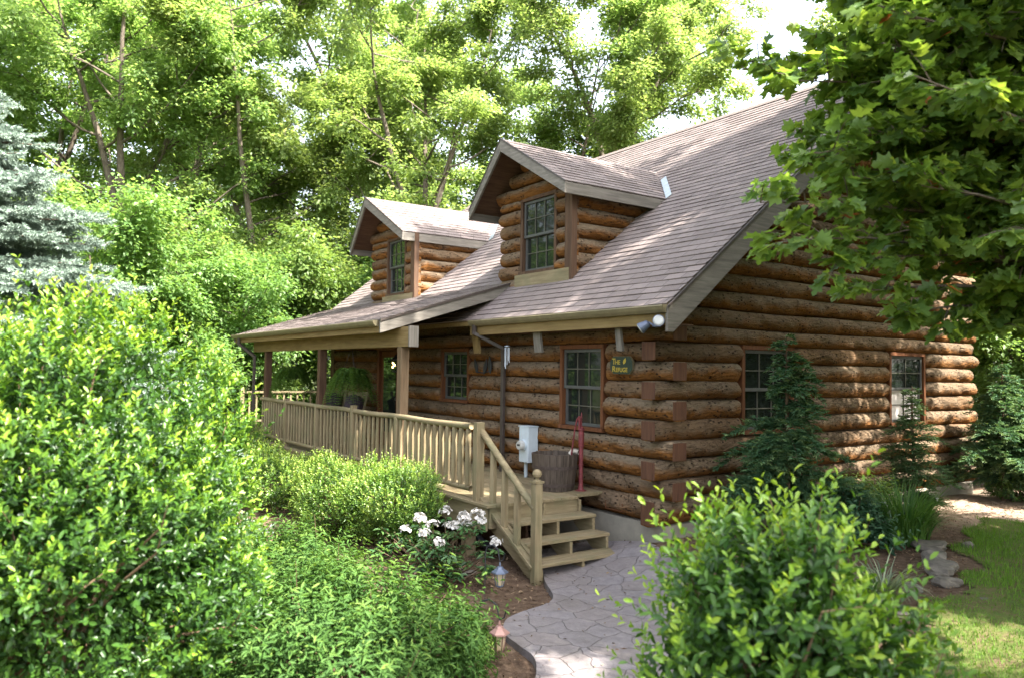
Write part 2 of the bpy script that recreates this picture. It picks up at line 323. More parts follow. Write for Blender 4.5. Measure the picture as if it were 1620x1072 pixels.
# walkway: stamped concrete ribbon
left = [(-1.3, -1.05), (-.6, -1.42), (-.1, -1.75), (.40, -2.02), (.58, -2.25), (.66, -2.6), (.78, -2.87), (1.07, -3.085), (1.4, -3.15), (1.72, -3.22), (2.1, -3.5), (2.6, -3.95), (3.2, -4.6), (4.6, -6.2), (6.2, -8.4), (7.5, -10.5)]
right = [(-1.3, .02), (-.6, -.1), (.05, -.2), (.7, -.5), (1.1, -.8), (1.4, -1.2), (1.7, -1.5), (2.0, -1.8), (2.3, -2.1), (2.6, -2.4), (3.0, -2.8), (3.45, -3.3), (4.1, -4.0), (5.4, -5.6), (7.2, -7.8), (8.5, -9.9)]
def dense(q, k=8):
    q = np.array(q); n = len(q); tt = np.linspace(0, n - 1, (n - 1) * k + 1); out = []
    for a in tt:
        i = min(int(a), n - 2); u = a - i; p0, p1, p2, p3 = q[max(i - 1, 0)], q[i], q[i + 1], q[min(i + 2, n - 1)]
        out.append(.5 * (2 * p1 + (p2 - p0) * u + (2 * p0 - 5 * p1 + 4 * p2 - p3) * u * u + (3 * p1 - p0 - 3 * p2 + p3) * u ** 3))
    return np.array(out)
Lq, Rq = dense(left), dense(right); K = 14; mb = MB(); V = []
for a, b in zip(Lq, Rq):
    for k in range(K + 1):
        q = a + (b - a) * k / K; V.append((*q, float(g(*q)) + .055))
nn = len(Lq)
mb.add(V, [(i * (K + 1) + k, i * (K + 1) + k + 1, (i + 1) * (K + 1) + k + 1, (i + 1) * (K + 1) + k) for i in range(nn - 1) for k in range(K)])
for side in (0, K):
    top = [V[i * (K + 1) + side] for i in range(nn)]; bot = [(x, y, z - .16) for x, y, z in top]
    mb.add(top + bot, [(i, i + 1, nn + i + 1, nn + i) for i in range(nn - 1)])
t = NT('stamped concrete'); oc = t.obco()
wob = t.n('ShaderNodeVectorMath', {'operation': 'ADD'}, i0=oc, i1=t.n('ShaderNodeVectorMath', {'operation': 'SCALE'}, i0=t.n('ShaderNodeTexNoise', Vector=oc, Scale=5.).outputs['Color'], Scale=.16).outputs[0]).outputs[0]
vd = t.n('ShaderNodeTexVoronoi', {'feature': 'DISTANCE_TO_EDGE', 'voronoi_dimensions': '2D'}, Vector=wob, Scale=3.3).outputs['Distance']
vc = t.n('ShaderNodeTexVoronoi', {'voronoi_dimensions': '2D'}, Vector=wob, Scale=3.3).outputs['Color']
crack = t.ramp(vd, [(.003, (1, 1, 1)), (.018, (0, 0, 0))])
c = t.ramp(t.noise(oc, 7, 7, .7), [(.3, (.135, .118, .12)), (.55, (.19, .17, .172)), (.75, (.25, .222, .205))])
c = t.mix(t.math('MULTIPLY', t.n('ShaderNodeSeparateColor', i0=vc).outputs[0], .3), c, (.17, .13, .105))
c = t.mix(t.math('MULTIPLY', t.ramp(t.noise(oc, 1.7, 5, .6), [(.5, (0, 0, 0)), (.7, (1, 1, 1))]), .4), c, (.09, .075, .06))
c = t.mix(t.math('MULTIPLY', crack, .42), c, (.07, .055, .048))
t.bump(t.math('SUBTRACT', t.noise(oc, 18, 6, .65), t.math('MULTIPLY', crack, 1.2)), .8, .018); M['path'] = t.base(c, .7, .3)
struct(obj('walkway', mb, M['path']))

# mulch chips and dry leaves
n = 16000; p = np.stack([rng.uniform(-2.5, 4.2, n), rng.uniform(-4.2, 6.9, n)], 1)
onpath = np.zeros(n, bool); pp = np.vstack([Lq, Rq[::-1]]); onpath = inside(p[:, 0], p[:, 1], pp.tolist())
ok = (~onpath | (rng.random(n) < .07)) & ~((p[:, 0] < 0) & (p[:, 1] > -.02)) & ~inside(p[:, 0], p[:, 1], lawn_poly); p = p[ok]; n = len(p)
P = np.c_[p, g(p[:, 0], p[:, 1]) + rng.uniform(.01, .03, n) + .052 * inside(p[:, 0], p[:, 1], pp.tolist())]
N = rdir(rng, n) * .55 + np.array([0, 0, 1.])
me = leaves('mulch', P, rdir(rng, n) * np.array([1, 1, .3]), N, rng.uniform(.015, .06, n), rng.uniform(.008, .025, n), rng.random(n))
tag(obj('mulch', me, M['chip']), 'brown bark mulch and dry leaf litter on the garden beds', 'mulch', kind='stuff')

# ------------------------------------------------------------------ log cabin
RS, RC = .793, 2.80                    # main front slope z = RC + RS*y
BS = .57; RIDGE_Y, RIDGE_Z = 4.93, RC + RS * 4.93
def zback(y): return RIDGE_Z - BS * (y - RIDGE_Y)
PS, PC = .31, 3.0                      # porch roof z = PC + PS*y
X0, XR = -11.0, 0.0; YB = 8.0
nr = np.random.default_rng(11)
def log_seg(mb, ax, a0, a1, z0, z1, end0='round', end1='round', thick=.25, face=0.):
    if a1 - a0 < .05: return
    hh = (z1 - z0) / 2 - .004; zc = (z0 + z1) / 2; nu = max(3, int((a1 - a0) / .07)); nv = 13
    th = np.linspace(-1.16, 1.16, nv); r = hh / math.sin(1.16)
    u = np.linspace(a0, a1, nu + 1)
    f1, f2, f3, f4 = nr.uniform(0, 6.28, 4)
    U, T = np.meshgrid(u, th, indexing='ij')
    lump = .016 * np.sin(U * 2.1 + f1) + .010 * np.sin(U * 5.3 + f2 + T) + .010 * np.sin(U * 9.7 + f3 + 2 * T) + .007 * np.sin(U * 17 + 3 * T + f4) + nr.normal(size=U.shape) * .003
    dep = r * np.cos(T) - r + lump * np.cos(T) ; dz = r * np.sin(T) * (1 + .05 * np.sin(U * 1.7 + f2)) + .008 * np.sin(U * 1.3 + f1) * np.abs(T) / 1.16; dz = np.clip(dz, -hh * 1.07, hh * 1.07)
    for e, at, sg in ((end0, a0, 1), (end1, a1, -1)):
        if e == 'round':
            q = np.clip(1 - np.abs(U - at) / .09, 0, 1); dep = dep - .085 * (1 - np.sqrt(np.clip(1 - q * q, 0, 1))); dz = dz * (1 - .06 * q * q)
    dep = np.concatenate([np.full((nu + 1, 1), -thick), dep, np.full((nu + 1, 1), -thick)], 1)
    dz = np.concatenate([np.full((nu + 1, 1), -hh), dz, np.full((nu + 1, 1), hh)], 1)
    U2 = np.repeat(u[:, None], nv + 2, 1); m = nv + 2
    if ax == 'x': V = np.stack([U2, face - dep, zc + dz], -1)     # outward is -Y
    else: V = np.stack([face + dep, U2, zc + dz], -1)             # outward is +X
    F = []
    for i in range(nu):
        for j in range(m - 1):
            q = (i * m + j, (i + 1) * m + j, (i + 1) * m + j + 1, i * m + j + 1); F.append(q)
    F += [tuple(range(m)), tuple(nu * m + j for j in reversed(range(m)))]
    mb.add(V.reshape(-1, 3), F, lh=((dz / hh + 1) / 2).ravel(), rnd=nr.random())
JZ = [-.28, .044, .289, .533, .778, 1.035, 1.288, 1.525, 1.778, 2.027, 2.246] + [2.246 + .2447 * k for k in range(1, 20)]
def course(mb, ends, ax, a0, a1, z0, z1, holes, e0='flat', e1='flat', face=0., joint=None):
    zc = (z0 + z1) / 2; segs = [(a0, a1, e0, e1)]
    for h0, h1, hz0, hz1 in holes:
        ov = min(z1, hz1) - max(z0, hz0)
        if ov < .11: continue
        new = []
        for s0, s1, q0, q1 in segs:
            if h0 < s1 and h1 > s0: new += [(s0, h0, q0, 'round'), (h1, s1, 'round', q1)]
            else: new.append((s0, s1, q0, q1))
        segs = new
    for s0, s1, q0, q1 in segs:
        if s1 - s0 > 3.5 and nr.random() < .75:                   # butt joint between two logs
            j = s0 + (s1 - s0) * nr.uniform(.25, .75)
            log_seg(mb, ax, s0, j - .003, z0, z1, q0, 'flat', face=face); log_seg(mb, ax, j + .003, s1, z0, z1, 'flat', q1, face=face)
        else: log_seg(mb, ax, s0, s1, z0, z1, q0, q1, face=face)
E_ = .14
cabin = thing('log_cabin', 'brown log cabin with shingled roof and two gabled dormers', 'cabin', (-5.5, 4, -.76))
fh = [(-2.20, -1.20, .80, 2.03), (-5.82, -4.78, 1.035, 2.03), (-8.55, -7.40, -.3, 2.05)]
mb = MB(); ends = []
for k in range(10):
    z0, z1 = JZ[k], JZ[k + 1]; odd = k % 2
    course(mb, ends, 'x', X0, E_ if odd else -.26, z0, z1, fh)
    if odd: ends.append((E_ - .001, E_ + .006, .012, .25, z0 + .012, z1 - .012))
mb.box(X0, -.1, .19, .23, -.28, 2.7)
fw = obj('front_wall', mb, M['log'], cabin, smooth=False); 
gh = [(1.55, 2.75, .80, 2.03), (5.25, 6.45, .80, 2.03)]
mb = MB()
for k in range(24):
    z0, z1 = JZ[k], JZ[k + 1]; odd = k % 2; zt = z1 + .1
    lo = max(0, (zt - RC) / RS); hi = min(YB, RIDGE_Y + (RIDGE_Z - zt) / BS)
    if hi - lo < .4: break
    low = lo <= 0
    course(mb, ends, 'y', (.27 if odd else -E_) if low else lo, (YB + (.02 if odd else .16)) if hi >= YB else hi, z0, z1, gh)
    if low and not odd and k < 11: ends.append((-.25, -.012, -E_ - .006, -E_ + .001, z0 + .012, z1 - .012))
mb.prism([(-.19, .1, -.28), (-.19, YB, -.28), (-.19, YB, zback(YB) - .12), (-.19, RIDGE_Y, RIDGE_Z - .14), (-.19, .1, RC - .1)], (-.03, 0, 0))
gw = obj('gable_wall', mb, M['log'], cabin)
for e in ends: obj('log_end', MB().box(*e), M['log_end'], cabin, bevel=.004)
mb = MB()
for k in range(10): log_seg(mb, 'x', X0, XR - .3, JZ[k], JZ[k + 1], 'flat', 'flat', face=YB - .25)
mb.box(X0, -.3, YB - .1, YB, -.28, 4.9); mb.add(np.zeros((0, 3)), [])
obj('back_wall', mb, M['log'], cabin)
mb = MB(); mb.prism([(X0, .0, -.28), (X0, YB, -.28), (X0, YB, zback(YB) - .12), (X0, RIDGE_Y, RIDGE_Z - .14), (X0, .0, RC - .1)], (-.2, 0, 0)); obj('side_wall', mb, M['brown_y'], cabin)
mb = MB(); mb.box(X0, -.03, .03, .3, -1.2, -.285); mb.box(-.3, -.03, .302, YB, -1.2, -.285); obj('foundation', mb, M['concrete'], cabin)
# carved plate outline on the lowest log
mb = MB()
zb = -.155
for a, b, c_, d in ((-1.07, -.72, zb - .05, zb - .042), (-1.07, -.72, zb + .047, zb + .055), (-1.07, -1.06, zb - .042, zb + .047), (-.73, -.72, zb - .042, zb + .047)): mb.box(a, b, -.014, .002, c_, d)
obj('name_plate_border', mb, M['orange_x'], cabin)

def roof_mesh(name, quads, parent, expo=.14, lift=.013, tab=.31):
    V, F, UV = [], [], []; rr = np.random.default_rng(3)
    for A, B, Cc, D in quads:
        A, B, Cc, D = (np.array(q, float) for q in (A, B, Cc, D))
        nrm = np.cross(B - A, D - A); nrm /= np.linalg.norm(nrm); nrm *= 1 if nrm[2] > 0 else -1
        rows = max(2, int(round(np.linalg.norm(D - A) / expo)))
        for i in range(rows):
            l0, r0 = A + (D - A) * i / rows, B + (Cc - B) * i / rows; l1, r1 = A + (D - A) * (i + 1) / rows, B + (Cc - B) * (i + 1) / rows
            w = np.linalg.norm(r0 - l0); nt = max(1, int(w / tab)); xo = l0 @ ((B - A) / np.linalg.norm(B - A))
            for j in range(nt):
                a, b = j / nt, (j + 1) / nt; lf = lift + rr.uniform(-.004, .005); bse = len(V)
                p0, p1 = l0 + (r0 - l0) * a, l0 + (r0 - l0) * b; q0, q1 = l1 + (r1 - l1) * a, l1 + (r1 - l1) * b
                V += [p0 + nrm * lf, p1 + nrm * lf, q1 + nrm * .002, q0 + nrm * .002, p0 - nrm * .004, p1 - nrm * .004]
                F += [(bse, bse + 1, bse + 2, bse + 3), (bse + 4, bse + 5, bse + 1, bse)]
                u0, u1 = xo + w * a, xo + w * b; s0 = (i + .06) * .14; s1 = (i + .96) * .14
                UV += [(u0, s0), (u1, s0), (u1, s1), (u0, s1), (u1, s0), (u0, s0), (u0, s0), (u1, s0)]
    me = bpy.data.meshes.new(name); me.from_pydata([tuple(v) for v in V], [], F); uvl = me.uv_layers.new(name='UVMap')
    uvl.data.foreach_set('uv', np.array(UV, np.float32).ravel()); me.update()
    return obj(name, me, M['shingle'], parent)
XL, XG = -12.25, .5
ye = -.47
roof = roof_mesh('roof', [((XL, ye, RC + RS * ye), (XG, ye, RC + RS * ye), (XG, RIDGE_Y, RIDGE_Z), (XL, RIDGE_Y, RIDGE_Z)),
                          ((XG, 8.62, zback(8.62)), (XL, 8.62, zback(8.62)), (XL, RIDGE_Y, RIDGE_Z), (XG, RIDGE_Y, RIDGE_Z))], cabin)
mb = MB()                                              # sheathing under the shingles, soffit boards
mb.prism([(XL + .02, ye + .01, RC + RS * ye - .012), (XL + .02, RIDGE_Y, RIDGE_Z - .02), (XL + .02, RIDGE_Y, RIDGE_Z - .09), (XL + .02, ye + .01, RC + RS * ye - .08)], (XG - XL - .05, 0, 0))
mb.prism([(XL + .02, 8.6, zback(8.6) - .012), (XL + .02, RIDGE_Y + .002, RIDGE_Z - .02), (XL + .02, RIDGE_Y + .002, RIDGE_Z - .09), (XL + .02, 8.6, zback(8.6) - .08)], (XG - XL - .05, 0, 0))
obj('sheathing', mb, M['yellow_y'], roof)
mb = MB()                                              # ridge caps
k = XL
while k < XG - .05:
    for sy, sl_ in ((-1, RS), (1, BS)):
        mb.add([(k, RIDGE_Y, RIDGE_Z + .022), (k + .30, RIDGE_Y, RIDGE_Z + .03), (k + .30, RIDGE_Y + sy * .13, RIDGE_Z + .03 - sl_ * .13), (k, RIDGE_Y + sy * .13, RIDGE_Z + .02 - sl_ * .13)], [(0, 1, 2, 3) if sy < 0 else (3, 2, 1, 0)])
    k += .2
o = obj('ridge_cap', mb, M['dark_metal'], roof); o.data.materials[0] = plain('ridge cap shingle', (.16, .125, .11), .85, scale=30)
mb = MB()                                              # rake boards on the visible gable
def rake(mb, x, p, q, hgt, t_=.04, cut=True):
    (y0, z0), (y1, z1) = p, q
    mb.prism([(x, y0, z0), (x, y1, z1), (x, y1, z1 - hgt), (x, y0 + (.10 if cut else 0), z0 - hgt * 1.02), (x, y0, z0 - hgt * 1.02)], (-t_, 0, 0))
rake(mb, XG + .012, (ye, RC + RS * ye - .02), (RIDGE_Y, RIDGE_Z - .02), .29)
obj('rake_board', mb, M['grey_y'], cabin, bevel=.003)
mb = MB(); mb.prism([(XG + .012, 8.6, zback(8.6) - .02), (XG + .012, 8.6, zback(8.6) - .22), (XG + .012, RIDGE_Y + .02, RIDGE_Z - .30), (XG + .012, RIDGE_Y + .02, RIDGE_Z - .03)], (-.04, 0, 0)); obj('rake_board', mb, M['grey_y'], cabin)
mb = MB(); mb.prism([(XG + .03, ye - .005, RC + RS * ye - .012), (XG + .03, RIDGE_Y, RIDGE_Z - .012), (XG + .03, RIDGE_Y, RIDGE_Z - .045), (XG + .03, ye - .005, RC + RS * ye - .045)], (-.02, 0, 0)); obj('drip_edge', mb, M['dark_metal'], cabin)
mb = MB()                                              # rake board, left gable
mb.prism([(XL + .0, .42, RC + RS * .42 - .02), (XL, RIDGE_Y, RIDGE_Z - .02), (XL, RIDGE_Y, RIDGE_Z - .3), (XL, .42, RC + RS * .42 - .28)], (-.04, 0, 0)); obj('rake_board', mb, M['grey_y'], cabin)
mb = MB(); mb.box(-3.95, XG - .03, ye + .03, ye + .065, 2.19, 2.40); obj('fascia', mb, M['yellow_x'], cabin, bevel=.003)
mb = MB(); mb.box(-3.95, XG - .04, ye + .066, .02, 2.196, 2.215); obj('soffit', mb, M['brown_x'], cabin)
mb = MB(); zt = RC + RS * ye
prof = [(ye + .028, zt - .005), (ye - .07, zt - .005), (ye - .078, zt - .02), (ye - .06, zt - .06), (ye - .03, zt - .095), (ye + .028, zt - .10)]
mb.prism([(-3.86, y, z) for y, z in prof], (XG + 3.86 - .01, 0, 0)); obj('gutter', mb, M['gutter'], cabin)
# downspout beside the window
def spout(pts, parent, name='downspout'):
    mb = MB()
    for a, b in zip(pts[:-1], pts[1:]):
        a, b = np.array(a, float), np.array(b, float); d = (b - a) / np.linalg.norm(b - a)
        up = (0, 1, 0) if abs(d[2]) > .7 else (0, 0, 1)
        mb.beam(a - d * .02, b + d * .02, .075, .055, up)
    return obj(name, mb, M['dark_metal'], parent, bevel=.006)
ds = spout([(-3.74, ye - .02, 2.34), (-3.74, ye - .02, 2.22), (-3.52, -.06, 1.98), (-3.52, -.06, .02)], cabin)
# grey and yellow hanging bracket blocks under the soffit
for x0, x1, mt in ((-2.34, -2.17, 'grey_z'), (-.55, -.45, 'grey_z'), (-4.05, -3.88, 'yellow_z')):
    mb = MB(); mb.prism([(x0, -.34, 2.195), (x1, -.34, 2.195), (x1, -.30, 1.90), (x0, -.30, 1.90)], (0, .045, 0)); obj('soffit_bracket', mb, M[mt], cabin, bevel=.004)

# ---- windows
def window(parent, ax, a0, a1, z0, z1, face=0., trim=None, tw=.06, blind=False, cols=3, rows=2):
    """double-hung window; a = along wall, d = outward distance from face"""
    def B(mb, u0, u1, d0, d1, w0, w1):
        if ax == 'x': mb.box(u0, u1, face - d1, face - d0, w0, w1)
        else: mb.box(face + d0, face + d1, u0, u1, w0, w1)
    fr = MB()
    B(fr, a0 - tw, a0, -.20, -.06, z0, z1); B(fr, a1, a1 + tw, -.20, -.06, z0, z1)
    B(fr, a0 - tw, a1 + tw, -.20, -.055, z1 + .001, z1 + tw); B(fr, a0 - tw, a1 + tw, -.20, -.03, z0 - tw * .9, z0 - .001)
    w = obj('window', fr, trim or M['orange_z'], parent, bevel=.003)
    sa = MB(); s = .045; zm = (z0 + z1) / 2
    for (l, h, dd) in ((zm - .02, z1 - .002, -.095), (z0 + .002, zm + .02, -.13)):
        B(sa, a0 + .002, a0 + s, dd - .03, dd, l, h); B(sa, a1 - s, a1 - .002, dd - .03, dd, l, h)
        B(sa, a0 + s, a1 - s, dd - .03, dd - .001, h - s, h); B(sa, a0 + s, a1 - s, dd - .03, dd - .001, l, l + s)
    obj('sash', sa, M['sash'], w, bevel=.003)
    ba = MB(); gl = MB(); bl = MB()
    for n_, (l, h, dd) in enumerate(((zm - .02, z1 - .002, -.095), (z0 + .002, zm + .02, -.13))):
        for i in range(1, cols): x = a0 + s + (a1 - a0 - 2 * s) * i / cols; B(ba, x - .007, x + .007, dd - .022, dd - .008, l + s, h - s)
        for i in range(1, rows): x = l + (h - l) * i / rows; B(ba, a0 + s, a1 - s, dd - .0215, dd - .0085, x - .007, x + .007)
        tgt = bl if (blind and n_ == 1) else gl
        B(tgt, a0 + s - .005, a1 - s + .005, dd - .03, dd - .024, l + s - .005, h - s + .005)
    obj('muntin', ba, M['bar'], w); obj('pane', gl, M['glass'], w)
    if blind: obj('blind', bl, M['white_blind'], w)
    return w
window(cabin, 'x', -2.13, -1.27, .85, 1.955)
window(cabin, 'x', -5.74, -4.86, 1.09, 1.95)
window(cabin, 'y', 1.63, 2.66, .86, 1.965, face=.0)
window(cabin, 'y', 5.33, 6.35, .86, 1.965, face=.0, blind=True, cols=2)
# front door
fr = MB(); fr.box(-8.50, -8.40, -.005, .16, .005, 2.0); fr.box(-7.55, -7.45, -.005, .16, .005, 2.0); fr.box(-8.50, -7.45, -.01, .16, 2.001, 2.09)
dr = obj('door', fr, M['orange_z'], cabin, bevel=.003)
mb = MB(); mb.box(-8.398, -7.552, .06, .10, .01, 1.99); obj('door_leaf', mb, M['orange_z'], dr)
mb = MB(); mb.box(-8.27, -7.68, .045, .0595, .30, 1.86); obj('door_glass', mb, M['glass'], dr)
mb = MB(); mb.lathe((-7.62, .03, 1.0), [(.012, -.03), (.03, -.02), (.03, .02), (.012, .03)], 10); obj('handle', mb, M['dark_metal'], dr)

# ---- dormers
def dormer(cx, xl, xr, wx0, wx1):
    d = obj('dormer', MB().box(xl + .12, xr - .12, .62, .68, 2.6, 4.55), M['brown_z'], cabin)
    yf = .28; ze, zr = 4.44, 5.34; hw = 1.36
    mb = MB(); z = 2.92; zz = []
    while z < 4.40: zz.append(z); z += .235
    for k, a in enumerate(zz):
        b = min(a + .235, 4.47)
        if a < 3.22: log_seg(mb, 'x', xl, xr, a, min(b, 3.21), 'flat', 'flat', thick=.16, face=yf) if a < 3.1 else None
        if b > 3.2 and a >= 3.1:
            log_seg(mb, 'x', xl, wx0 - .06, a, b, 'flat', 'round', thick=.16, face=yf); log_seg(mb, 'x', wx1 + .06, xr - .02, a, b, 'round', 'flat', thick=.16, face=yf)
    zz2 = [4.47, 4.705, 4.94]
    for a in zz2:
        t_ = (a + .2 - ze) / (zr - ze); w = hw * (1 - t_) - .08
        if w > .12: log_seg(mb, 'x', cx - w, cx + w, a, a + .235, 'flat', 'flat', thick=.16, face=yf)
    mb.prism([(xl + .1, yf + .25, 2.9), (xr - .1, yf + .25, 2.9), (xr - .1, yf + .25, 4.5), (cx, yf + .25, 5.22), (xl + .1, yf + .25, 4.5)], (0, .03, 0))
    obj('dormer_front_wall', mb, M['log'], d)
    for xs, sg in ((xr, 1), (xl, -1)):
        mb = MB(); z = 2.98
        while z < 4.22:
            yb = (z + .12 - RC) / RS + .15
            if sg > 0: log_seg(mb, 'y', yf + .05, yb, z, z + .235, 'flat', 'flat', thick=.12, face=xs)
            z += .235
        mb.prism([(xs - sg * .1, yf + .1, 2.9), (xs - sg * .1, 2.2, 4.45), (xs - sg * .1, yf + .1, 4.45)], (-sg * .03, 0, 0))
        obj('dormer_side_wall', mb, M['log'], d)
    mb = MB(); mb.box(xr - .015, xr + .045, yf - .03, yf + .075, 3.02, 4.44); mb.box(xr - .13, xr - .02, yf - .028, yf - .004, 3.04, 4.4); obj('corner_post', mb, M['brown_z'], d, bevel=.004)
    mb = MB(); mb.box(wx0 - .08, xr - .02, yf - .035, yf - .008, 3.0, 3.2); obj('sill_board', mb, M['deck_x'], d, bevel=.004)
    window(d, 'x', wx0, wx1, 3.26, 4.43, face=yf, trim=M['brown_z'])
    # roof slopes with a prow-shaped front
    ye_, yp = -.03, -.28
    quads = []
    for sg in (1, -1):
        A = (cx + sg * hw, ye_, ze); Bq = (cx + sg * hw, (ze - RC) / RS + .06, ze); Cq = (cx, (zr - RC) / RS + .06, zr); Dq = (cx, yp, zr)
        quads.append((A, Bq, Cq, Dq) if sg > 0 else (Bq, A, Dq, Cq))
    rf = roof_mesh('dormer_roof', quads, d, expo=.135)
    mb = MB()
    for sg in (1, -1):
        P0 = np.array([(cx + sg * (hw - .01), ye_ + .02, ze - .02), (cx + sg * (hw - .01), (ze - RC) / RS, ze - .02), (cx, (zr - RC) / RS, zr - .02), (cx, yp + .02, zr - .02)])
        mb.prism(P0, (0, 0, -.05))
    obj('dormer_soffit', mb, M['brown_y'], rf)
    mb = MB()
    for sg in (1, -1):
        a = np.array((cx + sg * hw, ye_ - .005, ze - .012)); b = np.array((cx, yp - .005, zr - .012)); dn = np.array((0, 0, -.17))
        mb.prism([a, b, b + dn * 1.15, a + dn], (0, .04, 0))
    obj('rake_board', mb, M['grey_x'], d, bevel=.003)
    mb = MB()
    for sg in (1, -1):
        a = np.array((cx + sg * (hw + .006), ye_ - .012, ze + .006)); b = np.array((cx, yp - .012, zr + .012)); dn = np.array((0, 0, -.03))
        mb.prism([a, b, b + dn, a + dn], (0, .02, 0))
    obj('drip_edge', mb, M['dark_metal'], d)
    yb = (ze - RC) / RS
    mb = MB(); mb.prism([(cx + hw - .002, ye_ + .037, ze - .012), (cx + hw - .002, yb - .02, ze - .012), (cx + hw - .002, yb - .24, ze - .185), (cx + hw - .002, ye_ + .037, ze - .18)], (-.035, 0, 0)); obj('fascia', mb, M['grey_y'], d, bevel=.003)
    mb = MB(); mb.prism([(cx - hw + .002, ye_ + .037, ze - .012), (cx - hw + .002, yb - .02, ze - .012), (cx - hw + .002, yb - .24, ze - .185), (cx - hw + .002, ye_ + .037, ze - .18)], (.035, 0, 0)); obj('fascia', mb, M['grey_y'], d)
    mb = MB()                                             # metal valley flashing where the slope dies into the main roof
    for e0, e1 in ((-.05, .0), (.0, .05)):
        a = (cx + hw + .03, yb + .03); b = (cx + .55, (zr - .37 - RC) / RS + .09)
        mb.add([(a[0] + e0 * .3, a[1] + e0, RC + RS * (a[1] + e0) + .03), (a[0] + e1 * .3, a[1] + e1, RC + RS * (a[1] + e1) + .03), (b[0] + e1 * .3, b[1] + e1, RC + RS * (b[1] + e1) + .03), (b[0] + e0 * .3, b[1] + e0, RC + RS * (b[1] + e0) + .03)], [(0, 1, 2, 3)])
    obj('valley_flashing', mb, M['flash'], d)
    return d
d1 = dormer(-3.36, -4.2, -2.22, -3.60, -2.74)
d2 = dormer(-8.70, -9.55, -7.38, -8.78, -7.98)

# ------------------------------------------------------------------ porch
porch = thing('porch', 'covered front porch with timber posts and baluster railing', 'porch', (-6, -.95, -.76))
PX0, PX1 = -12.25, -3.9; yp = -2.04
pr_ = roof_mesh('porch_roof', [((PX0, yp, PC + PS * yp), (PX1, yp, PC + PS * yp), (PX1, .43, PC + PS * .43), (PX0, .43, PC + PS * .43))], porch)
mb = MB(); mb.prism([(PX0 + .02, yp + .01, PC + PS * yp - .012), (PX0 + .02, .42, PC + PS * .42 - .012), (PX0 + .02, .42, PC + PS * .42 - .06), (PX0 + .02, yp + .01, PC + PS * yp - .06)], (PX1 - PX0 - .03, 0, 0)); obj('porch_ceiling', mb, M['brown_y'], pr_)
mb = MB(); mb.prism([(PX1 + .01, yp - .03, PC + PS * yp - .02), (PX1 + .01, .40, PC + PS * .40 - .012), (PX1 + .01, .24, PC + PS * .24 - .19), (PX1 + .01, yp - .03, PC + PS * yp - .20)], (-.04, 0, 0)); obj('rake_board', mb, M['grey_y'], porch, bevel=.003)
mb = MB(); mb.prism([(PX1 + .03, yp - .035, PC + PS * yp + .012), (PX1 + .03, .42, PC + PS * .42 + .012), (PX1 + .03, .42, PC + PS * .42 - .025), (PX1 + .03, yp - .035, PC + PS * yp - .025)], (-.03, 0, 0)); obj('drip_edge', mb, M['dark_metal'], porch)
mb = MB(); mb.prism([(PX0, yp, PC + PS * yp - .02), (PX0, .42, PC + PS * .42 - .02), (PX0, .42, PC + PS * .42 - .2), (PX0, yp, PC + PS * yp - .17)], (-.04, 0, 0)); obj('rake_board', mb, M['grey_y'], porch)
zt = PC + PS * yp
mb = MB(); prof = [(yp + .02, zt - .0), (yp - .08, zt - .0), (yp - .088, zt - .02), (yp - .07, zt - .06), (yp - .04, zt - .09), (yp + .02, zt - .095)]
mb.prism([(PX0 - .02, y, z) for y, z in prof], (PX1 - PX0 - .12, 0, 0)); obj('gutter', mb, M['gutter'], porch)
mb = MB(); mb.box(PX0 + .03, PX1 - .05, yp + .022, yp + .06, zt - .19, zt - .02); obj('fascia', mb, M['yellow_x'], porch, bevel=.003)
mb = MB(); mb.box(-11.75, -3.62, -1.72, -1.58, 1.97, 2.27); obj('beam', mb, M['yellow_x'], porch, bevel=.006)
mb = MB(); mb.box(-3.618, -3.58, -1.735, -1.575, 1.965, 2.28); obj('beam_end_cap', mb, M['grey_z'], porch, bevel=.004)
for x in np.arange(-11.6, -3.9, 1.05):
    mb = MB(); mb.prism([(x, yp + .062, zt - .17), (x, yp + .062, zt - .05), (x, .2, PC + PS * .2 - .065), (x, .2, PC + PS * .2 - .21)], (.05, 0, 0)); obj('rafter', mb, M['grey_y'], porch)
for x in (-10.80, -7.40, -3.94):
    mb = MB(); mb.box(x - .07, x + .07, -1.72, -1.58, -.02, 1.969); obj('column', mb, M['post'] if x > -4 else M['brown_z'], porch, bevel=.008)
spout([(-11.75, yp - .03, 2.27), (-11.75, yp - .03, 2.16), (-11.1, -1.88, 1.86), (-11.1, -1.88, -.7)], porch)
# deck
rr = np.random.default_rng(8)
mb = MB(); y = -1.93
while y < -.02:
    x = -11.2
    while x < -1.2:
        x2 = min(x + rr.uniform(2.4, 4.2), -1.03 if y < -.5 else -1.17)
        if -1.2 - x2 < .4 and x2 < -1.2: x2 = -1.03 if y < -.5 else -1.17
        mb.box(x, x2 - .004, y, y + .138, -.038 + rr.uniform(-.002, .002), rr.uniform(-.002, .002)); x = x2
    y += .143
obj('deck', mb, M['deck_x'], porch, bevel=.004)
mb = MB(); mb.box(-11.2, -1.12, -1.90, -1.862, -.33, -.04); mb.box(-1.12, -1.08, -1.86, -.46, -.30, -.04); mb.box(-11.2, -11.16, -1.86, 0, -.33, -.04); obj('rim_joist', mb, M['deck_x'], porch, bevel=.003)
for x in (-10.9, -8.4, -6, -3.7, -1.75):
    mb = MB(); mb.box(x - .07, x + .07, -1.82, -1.68, -1.0, -.335); obj('support_post', mb, M['deck_z'], porch, bevel=.004)
mb = MB(); mb.box(-11.1, -1.25, -1.2, -1.16, -1.0, -.05); obj('skirting', mb, M['brown_z'], porch)
